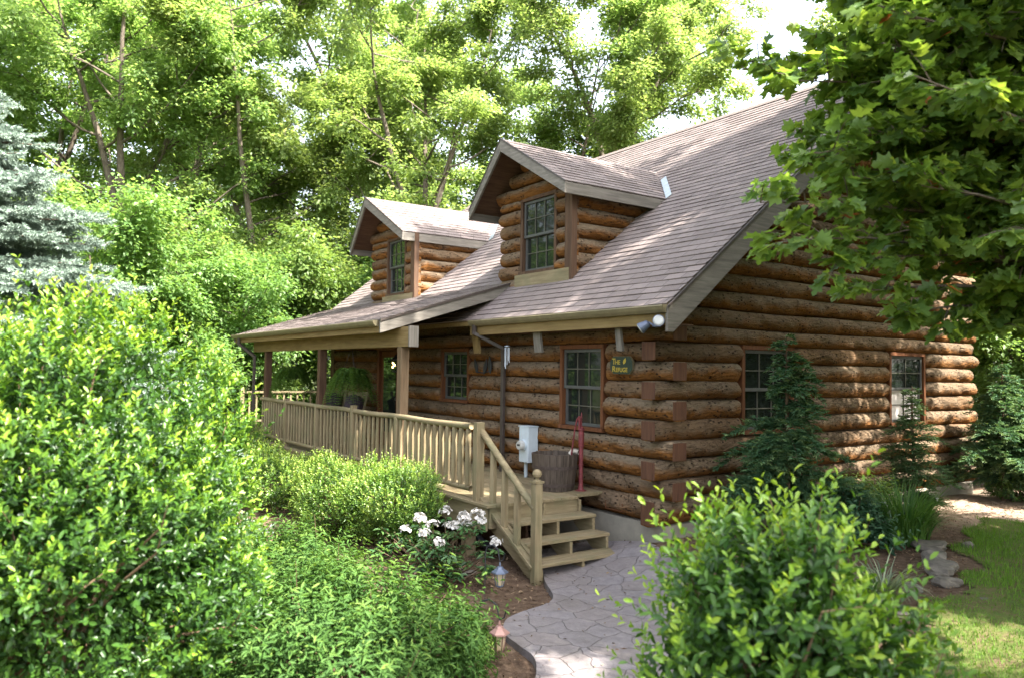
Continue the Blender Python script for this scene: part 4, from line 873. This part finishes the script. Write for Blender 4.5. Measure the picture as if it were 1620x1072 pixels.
# rhododendron with white trusses
rh = thing('rhododendron', 'rhododendron with white flower clusters beside the stairs', 'shrub', (-1.0, -2.6, -.76)); rg = np.random.default_rng(9)
FL = [(-.90, -2.92, -.09), (-1.04, -2.5, -.08), (-.64, -2.5, -.07), (-.36, -2.48, .0), (-.89, -2.55, -.22), (-.52, -2.5, -.14), (-1.22, -2.93, -.28), (-.76, -2.93, -.24), (-.47, -2.93, -.28), (.05, -2.52, -.22), (-.75, -2.5, -.19), (-.45, -2.6, -.05), (-.30, -2.5, -.06), (-.98, -2.7, -.2), (-.62, -2.62, -.17), (-1.1, -2.8, -.16)]
tips_ = FL + [(rg.uniform(-2.0, -.2), rg.uniform(-3.0, -2.3), rg.uniform(-.62, -.28)) for _ in range(70)]
P, D, N, T = [], [], [], []; mb = MB()
for i, q in enumerate(tips_):
    q = np.array(q); b0 = np.array((-1.0 + rg.normal() * .15, -2.6 + rg.normal() * .1, -.8)); mb.tube([b0, b0 + (q - b0) * .5 + np.array((0, 0, -.03)), q], [.012, .008, .005], 5)
    for k in range(11):
        a = k * 2.4 + rg.uniform(0, .5); P.append(q - np.array((0, 0, .01 + .006 * k))); D.append((math.cos(a), math.sin(a), rg.uniform(-.35, .15))); N.append((0, 0, 1)); T.append(rg.uniform(.2, 1))
P = np.array(P); n = len(P); L = rg.uniform(.085, .13, n)
obj('foliage', leaves('foliage', P, np.array(D), np.array(N) + rg.normal(size=(n, 3)) * .2, L, L * .33, np.array(T), 'oval'), M['rhodo'], rh); obj('stem', mb, M['twig'], rh)
for q in FL:
    q = np.array(q) + np.array((0, 0, .05)); P, D, N = [], [], []
    for k in range(20):
        d = unit(np.array((rg.normal(), rg.normal(), abs(rg.normal()) + .15))); e = q + d * rg.uniform(.035, .078) * np.array((1.1, 1.1, .85)); a = unit(np.cross(d, (.1, .3, 1.))); b = np.cross(d, a)
        for j in range(5):
            w = j * 2 * PI / 5 + rg.uniform(0, .3); r_ = math.cos(w) * a + math.sin(w) * b; P.append(e); D.append(r_ + d * .5); N.append(d - r_ * .3)
    P = np.array(P); obj('flower_cluster', leaves('flower_cluster', P, np.array(D), np.array(N), rg.uniform(.024, .036, len(P)), .022, rg.random(len(P)), 'oval'), M['petal'], rh)

def clump(name, label, x, y, n, h, w, mat, seed, r=.12, bend=(.7, 2.1), flowers=0):
    rg = np.random.default_rng(seed); t_ = thing(name, label, 'plant', (x, y, float(g(x, y))))
    a = rg.uniform(0, 2 * PI, n); q = r * np.sqrt(rg.random(n)); P = np.c_[x + q * np.cos(a), y + q * np.sin(a), np.full(n, float(g(x, y)))]; D = np.c_[np.cos(a), np.sin(a), 0 * a] + rg.normal(size=(n, 3)) * .4
    obj('foliage', blades('foliage', P, D, h * rg.uniform(.6, 1.15, n), w * rg.uniform(.7, 1.2, n), rg.uniform(*bend, n), rg.random(n), 6), mat, t_)
    for i in range(flowers):
        a = rg.uniform(0, 2 * PI); q = rg.uniform(.1, .38); c_ = np.array((x + q * math.cos(a), y + q * math.sin(a), float(g(x, y)) + h * rg.uniform(.35, .72))); k = 12; dd = rdir(rg, k) + np.array((0, 0, .4))
        obj('flower', leaves('flower', np.repeat(c_[None], k, 0), dd, rdir(rg, k), .025, .014, rg.random(k), 'oval'), M['petal'], t_)
clump('lily_clump', 'big arching strap leaved clump dotted with small white flowers', 1.62, 2.62, 620, .86, .017, M['blade'], 3, .26, (.7, 2.2), 9)
clump('grass_clump', 'small pale striped grass clump behind the right shrub', 2.85, -.05, 200, .50, .017, M['pale_blade'], 4, .10, (1.0, 2.6))
clump('lily_clump', 'young pale green strap leaved plant in front of the gable wall', .95, 3.6, 120, .5, .018, M['blade'], 6, .15, (.5, 1.5))

# ------------------------------------------------------------------ conifers by the gable wall, blue spruce
f_ = lambda i, n: i / (2 * n)
def conifer(name, label, x, y, H, R0, mat, seed, nl=(.055, .018), nb=16, tiers=22, droop=.25, bare=.12, gap=0):
    rg = np.random.default_rng(seed); z0 = float(g(x, y)); t_ = thing(name, label, 'conifer', (x, y, z0)); mb = MB(); P, D, N, T = [], [], [], []
    mb.tube([(x, y, z0 - .1), (x + .02, y, z0 + H * .4), (x - .01, y + .01, z0 + H * .8), (x, y, z0 + H)], [.035 * H / 2, .025 * H / 2, .012, .004], 7)
    for i in range(tiers * 2):
        for k in range(max(3, int(nb * (1 - f_(i, tiers) * .6) / 5))):
            f = min(.985, bare + (1 - bare) * (i + rg.uniform(-1, 1)) / tiers / 2); f = max(f, .04); z = z0 + H * f
            a = rg.uniform(0, 2 * PI); l = R0 * (1 - f) ** .8 * rg.uniform(.4, 1.25) + .06; dv = np.array((math.cos(a), math.sin(a), 0)); sv = np.array((-dv[1], dv[0], 0)); ns = max(4, int(l / .035)); upk = rg.uniform(.15, .75)
            pts = [np.array((x, y, z)) + dv * l * t + np.array((0, 0, l * (upk * t - (upk + droop) * t * t))) for t in np.linspace(0, 1, 6)]; mb.tube(pts, np.linspace(.007, .002, 6), 4, False)
            for s_ in range(ns):
                t = (s_ + 1) / ns; p = np.array((x, y, z)) + dv * l * t + np.array((0, 0, l * (upk * t - (upk + droop) * t * t))); tl = (l * .45 * (1 - t * .75) + .03) * rg.uniform(.7, 1.2)
                for sg in (-1, 1):
                    td = unit(sv * sg + dv * rg.uniform(.5, .9) + np.array((0, 0, rg.uniform(-.6, .5)))); m = max(3, int(tl / .016)); tn = rg.uniform(0, .5)
                    for q in range(m):
                        u = q / m; pp = p + td * tl * u + np.array((0, 0, -.06 * u * u * tl))
                        for s2 in (-1, 1): P.append(pp); D.append(td + s2 * np.cross(td, (0, 0, 1)) * .8 + rg.normal(size=3) * .3); T.append(tn + .5 * u)
    P = np.array(P); n = len(P); L = nl[0] * rg.uniform(.7, 1.2, n)
    N = np.array((0, 0, 1.)) + rg.normal(size=(n, 3)) * .35
    obj('foliage', leaves('foliage', P, np.array(D), N, L, L * nl[1] / nl[0], np.array(T)), mat, t_); obj('trunk', mb, M['twig'], t_); return t_
conifer('hemlock_tree', 'dark feathery conifer in front of the curtainless gable window', .85, 1.28, 2.6, 1.0, M['hemlock'], 1, (.058, .019), 20, 18, .2)
conifer('arborvitae_tree', 'small pale feathery conifer below the half blinded gable window', .85, 4.25, 1.95, .62, M['arbor'], 2, (.045, .015), 14, 16, .1)
conifer('arborvitae_tree', 'broad bluish feathery conifer at the far end of the gable wall', .75, 7.35, 2.35, 1.0, M['hemlock'], 3, (.055, .018), 16, 18, .15)

def blue_spruce(x, y, H, R0, seed):
    rg = np.random.default_rng(seed); z0 = float(g(x, y)); t_ = thing('blue_spruce', 'pale blue spruce at the left edge behind the big shrub', 'spruce', (x, y, z0)); mb = MB(); tw = []
    mb.tube([(x, y, z0 - .1), (x, y, z0 + H * .5), (x, y, z0 + H)], [.11, .07, .01], 8); i = 0; f = .12
    while f < .99:
        for k in range(4 if f < .8 else 3):
            a = rg.uniform(0, 2 * PI); l = R0 * (1 - f) ** .75 * rg.uniform(.75, 1.15) + .10; dv = np.array((math.cos(a), math.sin(a), 0)); sv = np.array((-dv[1], dv[0], 0)); o_ = np.array((x, y, z0 + H * min(.97, f + rg.normal() * .022)))
            fn = lambda t: o_ + dv * l * t + np.array((0, 0, l * (-.12 * t + .10 * t * t)))
            mb.tube([fn(t) for t in np.linspace(0, 1, 5)], np.linspace(.02, .004, 5), 5, False)
            tw.append((fn(.86), unit(fn(1) - fn(.8)), .19, 1.))
            for t in np.arange(.22, .98, .075 / max(l, .3) * 1.0):
                for sg in (-1, 1):
                    sl_ = (l * .34 * (1.05 - t) + .09) * rg.uniform(.7, 1.2); td = unit(sv * sg + dv * rg.uniform(.6, 1.1) + np.array((0, 0, rg.uniform(-.45, .4)))); p = fn(t)
                    tw.append((p, td, sl_, rg.uniform(.3, 1)))
                    if sl_ > .2:
                        for u in np.arange(.3, .9, .22):
                            for s2 in (-1, 1): tw.append((p + td * sl_ * u, unit(td + s2 * np.cross(td, (0, 0, 1)) * .8), sl_ * .4, rg.uniform(.3, 1)))
        f += .019
    P0 = np.array([t[0] for t in tw]); D0 = np.array([t[1] for t in tw]); L0 = np.array([t[2] for t in tw]); T0 = np.array([t[3] for t in tw]); m = 40; nt = len(tw)
    u = rg.random((nt, m)); az = rg.uniform(0, 6.28, (nt, m)); A = unit(np.cross(D0, np.array((.2, .1, 1.)))); B = np.cross(D0, A); rr_ = np.cos(az)[..., None] * A[:, None] + np.sin(az)[..., None] * B[:, None]
    P = P0[:, None] + D0[:, None] * (L0[:, None] * u)[..., None]; D = rr_ + D0[:, None] * .75; n = nt * m
    obj('foliage', leaves('foliage', P.reshape(-1, 3), D.reshape(-1, 3), rdir(rg, n), .036 * rg.uniform(.8, 1.2, n), .0085, np.clip(np.repeat(T0, m) * .55 + rg.random(n) * .25 + .35 * u.ravel() - .1, 0, 1)), M['spruce'], t_); obj('trunk', mb, M['bark'], t_)
blue_spruce(-3.0, -7.25, 5.4, 3.2, 4)

# ------------------------------------------------------------------ broadleaf trees
def grow_tree(seed, H, fork, nlimb, spread, ntw=(5, 5), nleaf=130, L=.15, r0=.2, zlow=.18, shape='rhomb', puff=.42, asp=.6, lean=(0, 0), crown_top=1.):
    """skeleton of trunk, limbs, branches, twigs; leaves hang in sprays round each twig. Local coordinates, base at origin."""
    rg = np.random.default_rng(seed); mb = MB(); tw = []
    def path(p, d, l, n, wob, upk):
        pts = [p]; d = unit(np.array(d))
        for i in range(n): d = unit(d + rg.normal(size=3) * wob + np.array((0, 0, upk))); pts.append(pts[-1] + d * l / n)
        return np.array(pts), d
    leaders = []
    tr, d = path(np.zeros(3), (lean[0], lean[1], 1), H * fork, 6, .05, .05); mb.tube(np.vstack([tr[0] - (0, 0, .3), tr]), np.r_[r0 * 1.35, np.linspace(r0 * 1.1, r0 * .8, 7)], 9, False)
    k = rg.integers(2, 4)
    a0 = rg.uniform(0, 6.28)
    for i in range(k):
        a = a0 + i * 2 * PI / k + rg.normal() * .3; l, d2 = path(tr[-1], (math.cos(a) * .42, math.sin(a) * .42, 1), H * (1 - fork) * rg.uniform(.8, 1.), 8, .08, .06); mb.tube(l, np.linspace(r0 * .62, .02, 9), 7, False); leaders.append((l, r0 * .62))
    stems = [(tr, r0, zlow / max(fork, .01))] + [(l, r, .08) for l, r in leaders]
    for s_, r, t0 in stems:
        m = nlimb if s_ is tr else nlimb
        for i in range(m):
            t = t0 + (1 - t0) * (i + rg.random()) / m; j = t * (len(s_) - 1); q = int(min(j, len(s_) - 2)); p = s_[q] + (s_[q + 1] - s_[q]) * (j - q); hf = p[2] / H
            a = rg.uniform(0, 2 * PI); ll = spread * (1.05 - .75 * abs(hf - .45) ** 1.2) * rg.uniform(.6, 1.1)
            lp, dd = path(p, (math.cos(a), math.sin(a), rg.uniform(.15, .75)), ll, 6, .13, .03); rl = max(.018, r * .42 * (1 - .5 * t)); mb.tube(lp, np.linspace(rl, .012, 7), 5, False)
            for b in range(ntw[0]):
                u = .3 + .7 * (b + rg.random()) / ntw[0]; j = u * 6; q = int(min(j, 5)); p2 = lp[q] + (lp[q + 1] - lp[q]) * (j - q); bd = unit(lp[q + 1] - lp[q]); bl = ll * .42 * rg.uniform(.6, 1.15) * (1.15 - .5 * u)
                bp, _ = path(p2, bd * .8 + rg.normal(size=3) * .75, bl, 4, .15, .02); mb.tube(bp, np.linspace(max(.009, rl * .4), .005, 5), 4, False)
                for w in range(ntw[1]):
                    u2 = .25 + .75 * (w + rg.random()) / ntw[1]; j = u2 * 4; q = int(min(j, 3)); p3 = bp[q] + (bp[q + 1] - bp[q]) * (j - q); wd = unit(unit(bp[q + 1] - bp[q]) + rg.normal(size=3) * .8 + np.array((0, 0, .05)))
                    tw.append((p3, wd, rg.uniform(.35, .8) * puff / .42, rg.random()))
    P0 = np.array([t[0] for t in tw]); D0 = np.array([t[1] for t in tw]); L0 = np.array([t[2] for t in tw]); T0 = np.array([t[3] for t in tw]); nt = len(tw); m = nleaf
    u = rg.random((nt, m)); sc = puff * .5 * rg.normal(size=(nt, m, 3)) * np.array((1, 1, .55))
    P = (P0[:, None] + D0[:, None] * (L0[:, None] * u)[..., None] + sc).reshape(-1, 3)
    out = unit(sc + D0[:, None] * .35 + 1e-6).reshape(-1, 3); n = len(P)
    D = out * np.array((1, 1, .4)) + rg.normal(size=(n, 3)) * .35 + np.array((0, 0, -.35)); N = np.array((0, 0, 1.)) + out * .35 + rg.normal(size=(n, 3)) * .38
    ll = L * rg.uniform(.65, 1.2, n); tone = np.clip(.45 + .28 * (np.repeat(T0, m) - .5) + .16 * rg.normal(size=n), 0, 1)
    return mb.mesh('trunk', True), leaves('foliage', P, D, N, ll, ll * asp, tone, shape)
def place_tree(meshes, x, y, s, rz, label, leafm, name='woodland_tree', cat='tree', group='trees of the wood behind the cabin', z=None, sz=None):
    z = float(g(x, y)) if z is None else z
    t_ = thing(name, label, cat, (x, y, z), group); t_.rotation_euler[2] = rz; t_.scale = (s, s, sz or s)
    for nm, me, m in (('trunk', meshes[0], M['bark']), ('crown', meshes[1], leafm)):
        o = bpy.data.objects.new(nm, me)
        if not me.materials: me.materials.append(m)
        COL.objects.link(o); o.parent = t_
    return t_
TA = grow_tree(1, 17, .42, 8, 5.2, (5, 5), 95, .165, .22)
TB = grow_tree(2, 16, .36, 9, 4.8, (5, 5), 95, .16, .19)
TC = grow_tree(3, 19, .5, 9, 4.6, (5, 5), 90, .165, .2)
TU = grow_tree(5, 6.5, .3, 8, 2.5, (5, 5), 60, .14, .07, zlow=.08)
WOOD = [(TA, -20.5, -3.9, 1.0, .4, 'tall tree with a dark trunk forking low, rising right of the spruce'),
        (TB, -19.3, 1.1, 1.0, 2.0, 'tree with a leaning grey forked trunk left of the far dormer'),
        (TC, -23, 4.6, 1.0, 1.0, 'slim tall tree directly above the far porch corner'),
        (TA, -16.5, 5.6, .92, 3.3, 'spreading tree whose branches reach over the left dormer roof'),
        (TB, -16.2, 9.8, .95, 4.6, 'rounded tree between the two dormers, behind the ridge'),
        (TC, -13.4, 11.2, .88, .3, 'tall tree standing alone against the white sky behind the ridge'),
        (TA, -27.5, -6.0, 1.05, 5.2, 'tree filling the top left corner above the spruce'),
        (TB, -30, 1.9, 1.15, 1.3, 'farther tree seen through the gap right of the forked trunk'),
        (TC, -28, -1.5, 1.0, 2.6, 'straight thin tree between the two forked trees'),
        (TA, -27, 10.5, .95, 2.2, 'distant tree low behind the left dormer peak'),
        (TB, -3.5, 16.8, .95, .8, 'tree behind the far gable corner at the right edge'),
        (TC, 1.0, 17.5, .9, 1.9, 'tree beyond the conifers, nearest the right edge')]
for m_, x, y, s, rz, lab in WOOD: place_tree(m_, x, y, s, rz, lab, M['tree_leaf'])
UND = [(-15.2, -4.6, 1.0, 0., 'yellow green understory tree just right of the spruce branches'), (-15.5, -1.6, .85, 1.1, 'understory tree behind the left end of the porch roof'), (-17.5, .4, 1.0, 2.2, 'understory tree seen under the porch roof past the first column'),
       (-18.5, 3.2, .95, 3.3, 'understory tree seen between the two far porch columns'), (-19, -7.2, 1.1, 4.1, 'low leafy tree half hidden behind the spruce'), (-23.5, -2.6, 1.1, 5.0, 'understory tree low in the gap left of the porch'), (-20, 6.8, 1.1, .7, 'understory tree behind the left dormer'),
       (-.8, 12.2, .85, 1.8, 'understory tree behind the broad bluish conifer'), (1.6, 12.8, .9, 2.9, 'understory tree at the right edge behind the bare earth'), (-17, -10.5, 1.1, 2.0, 'understory tree outside the left edge of the picture')]
for x, y, s, rz, lab in UND: place_tree(TU, x, y, s, rz, lab, M['under_leaf'], 'understory_tree', group='small trees under the wood')

# far wood: one mass of leaves and trunks
rg = np.random.default_rng(77); P = []; mb = MB()
for i in range(46):
    a = math.radians(rg.uniform(98, 208)); d = rg.uniform(36, 62); x, y = -4 + d * math.cos(a), 2 + d * math.sin(a); h = rg.uniform(11, 17)
    mb.tube([(x, y, -1), (x + rg.normal() * .4, y, h * .5), (x + rg.normal(), y, h)], [.25, .18, .05], 6)
    for k in range(34):
        c_ = np.array((x + rg.normal() * 2.6, y + rg.normal() * 2.6, rg.uniform(.05, 1) * h)); P.append(c_ + rg.normal(size=(75, 3)) * np.array((.9, .9, .5)))
P = np.concatenate(P); n = len(P)
fw_ = obj('far_wood', leaves('far_wood', P, rdir(rg, n) + np.array((0, 0, -.4)), np.array((0, 0, 1.)) + rg.normal(size=(n, 3)) * .5, .34 * rg.uniform(.7, 1.2, n), .2, np.clip(.4 + .2 * rg.normal(size=n), 0, 1)), M['tree_leaf']); tag(fw_, 'far green wood closing the view behind the nearer trees', 'wood', kind='stuff')
o = obj('far_trunks', mb, M['bark']); tag(o, 'thin far trunks in the wood behind the cabin', 'trunks', kind='stuff')

place_tree(TA, 4.6, 4.2, .78, 1.0, 'tall tree added right of the cabin, outside the picture, to shade the roof', M['tree_leaf'], group=None, sz=.9)  # unseen tree, added for the shade it throws on the roof
place_tree(TB, 7.6, 4.6, .84, 1.5, 'bushy tree added right of the cabin, outside the picture, to dapple the roof', M['tree_leaf'], group=None)  # second unseen tree, added so more of the roof is dappled
for k_, (x, y, s_, lab_) in enumerate(((-18, -13.5, 1., 'large tree added outside the left edge to be mirrored in the front windows'), (-11.5, -15.5, .9, 'tree added outside the left edge beside the mirrored one'), (-25, -11, 1.1, 'farthest tree added outside the left edge'), (8.2, 13.2, .8, 'tree added outside the right edge to be mirrored in the gable windows'), (12.5, 18.5, 1., 'tree added farther out past the mirrored one on the right'))): place_tree((TA, TB, TB, TB, TA)[k_], x, y, s_, k_ * 1.3, lab_, M['tree_leaf'], group=None)  # unseen trees, added so the panes mirror foliage instead of bright sky
place_tree(TC, 9.8, -1.2, .5, 2.0, 'small tree added right of the walkway, outside the picture, to dapple the path', M['tree_leaf'], group=None)  # unseen tree, added to break up the sun on the walkway
for k_, (x, y, s_, lab_) in enumerate(((8.2, 12.2, 1.2, 'understory tree added outside the right edge to be mirrored in the nearer gable window'), (10.8, 14.5, 1.4, 'understory tree added farther out, mirrored behind the nearer reflection'))): place_tree(TU, x, y, s_, k_ * 1.7, lab_, M['under_leaf'], 'understory_tree', group=None)  # low unseen trees, added to darken the reflection in the gable window
for k_, (x, y, r_) in enumerate(((15.5, 1.5, .5), (17.5, 10.5, 2.5))): place_tree((TA, TC, TB)[k_], x, y, .8, r_, ('wide tree added across the lawn, outside the picture to the right', 'slim tree added across the lawn, outside the picture to the right', 'tree added beyond the lawn, outside the picture behind the gable')[k_], M['tree_leaf'], group=None)  # unseen trees, added to give dark green reflections in the gable panes
# the maple leaning in from the right
def maple():
    rg = np.random.default_rng(15); bx, by = 4.75, 1.35; z0 = float(g(bx, by)); t_ = thing('maple_tree', 'maple whose lobed leaves hang into the picture from the right', 'tree', (bx, by, z0)); mb = MB(); tw = []
    trunk = np.array([(bx, by, z0 - .2), (bx, by, z0 + .4), (bx + .05, by, z0 + 2), (bx, by + .1, z0 + 4.5), (bx + .1, by + .1, z0 + 7), (bx, by, z0 + 9.2)]); mb.tube(trunk, [.27, .2, .17, .14, .08, .03], 10)
    T_ = [(3.22, -2.51, 3.86), (3.16, -2.26, 4.0), (3.29, -1.73, 4.27), (3.45, -1.58, 4.5), (3.35, -2.0, 3.45), (3.30, -1.8, 3.25), (3.52, -2.7, 2.80), (3.60, -2.55, 2.55), (3.65, -2.15, 2.42), (3.68, -1.75, 2.25), (3.75, -1.3, 2.12), (3.95, -.7, 2.02), (3.5, -1.4, 2.9), (3.4, -1.2, 3.6), (3.9, -2.0, 3.3), (4.2, -1.9, 2.9), (4.3, -2.4, 3.9), (4.0, -2.3, 4.6), (4.6, -1.5, 2.6), (3.6, -.9, 2.6), (3.9, -1.7, 4.0), (4.2, -1.2, 3.4), (4.6, -2.2, 4.4), (4.5, -2.5, 3.4), (3.7, -2.2, 4.9), (4.4, -1.0, 2.3)]
    lim = [(np.array(q), .46, 3) for q in T_]
    for i in range(52): lim.append((np.array((rg.uniform(3.5, 5.0), rg.uniform(-2.3, .4), rg.uniform(2.5, 6.0))), .46, 3))
    for i in range(34): u_ = rg.random(); lim.append((np.array((3.3 + .5 * u_ + rg.uniform(0, .5), -2.2 + 1.1 * u_ + rg.normal() * .15, rg.uniform(2.7, 4.9))), .46, 3))
    for i in range(115):
        d = rdir(rg, 1)[0]; q = np.array((4.9, 1.5, 5.4)) + d * np.array((3.5, 3.4, 3.6)) * rg.uniform(.55, 1)
        if q[2] < 2.4 and q[1] < 1: q[2] = 2.4 + rg.random()
        if q[1] < -2.2: continue
        lim.append((q, .55, 2))
    for q, pl, dens in lim:
        zz = np.clip(q[2] - rg.uniform(.2, 1.6), z0 + 1.9, z0 + 8.6); f = np.interp(zz, trunk[:, 2], np.arange(len(trunk))); i = int(min(f, len(trunk) - 2)); s_ = trunk[i] + (trunk[i + 1] - trunk[i]) * (f - i)
        k = 7; ts = np.linspace(0, 1, k); sag = np.sin(ts * PI) * .12 * np.linalg.norm(q - s_); pts = s_ + (q - s_) * ts[:, None] + np.c_[rg.normal(size=(k, 2)) * .06 * np.sin(ts * PI)[:, None], sag]; mb.tube(pts, np.linspace(.035, .004, k), 5, False)
        dl = unit(q - s_); sd = unit(np.cross(dl, (0, 0, 1.)))
        for t in np.linspace(.42 if dens == 3 else .5, 1, 7 * dens if dens == 3 else 13):
            j = t * (k - 1); i = int(min(j, k - 2)); p = pts[i] + (pts[i + 1] - pts[i]) * (j - i); d2 = unit(dl * rg.uniform(.3, 1) + sd * rg.uniform(-1.1, 1.1) + np.array((0, 0, rg.uniform(-.5, .35)))); l = pl * rg.uniform(.45, 1.1) * (1.2 - .6 * t); mb.tube([p, p + d2 * l * .5 + np.array((0, 0, .02)), p + d2 * l], [.006, .004, .002], 4, False); tw.append((p, d2, l))
    P, D, N = [], [], []
    for p, d, l in tw:
        m = int(9 + l * 20); sd = unit(np.cross(d, (0, 0, 1.)))
        for k in range(m):
            u = .2 + .8 * (k + .5) / m; s_ = 1 if k % 2 else -1; pet = d * .25 + sd * s_ * .8 + np.array((0, 0, rg.uniform(-.4, .3))); q = p + d * l * u + pet * .05; P.append(q); D.append(d * .5 + sd * s_ * rg.uniform(.3, .9) + np.array((0, 0, rg.uniform(-.7, .0)))); N.append(np.array((0, 0, 1.)) + rg.normal(size=3) * .45)
    P = np.array(P); n = len(P); L = .11 * rg.uniform(.55, 1.3, n)
    tone = np.clip(rg.beta(2, 2, n) * .88, 0, .9); red = rg.random(n) < .005; tone[red] = 1
    obj('crown', leaves('crown', P, np.array(D), np.array(N), L, L * 1.02, tone, 'maple'), M['maple_leaf'], t_); obj('trunk', mb, M['bark'], t_); return n
NM = maple(); print('maple leaves', NM)
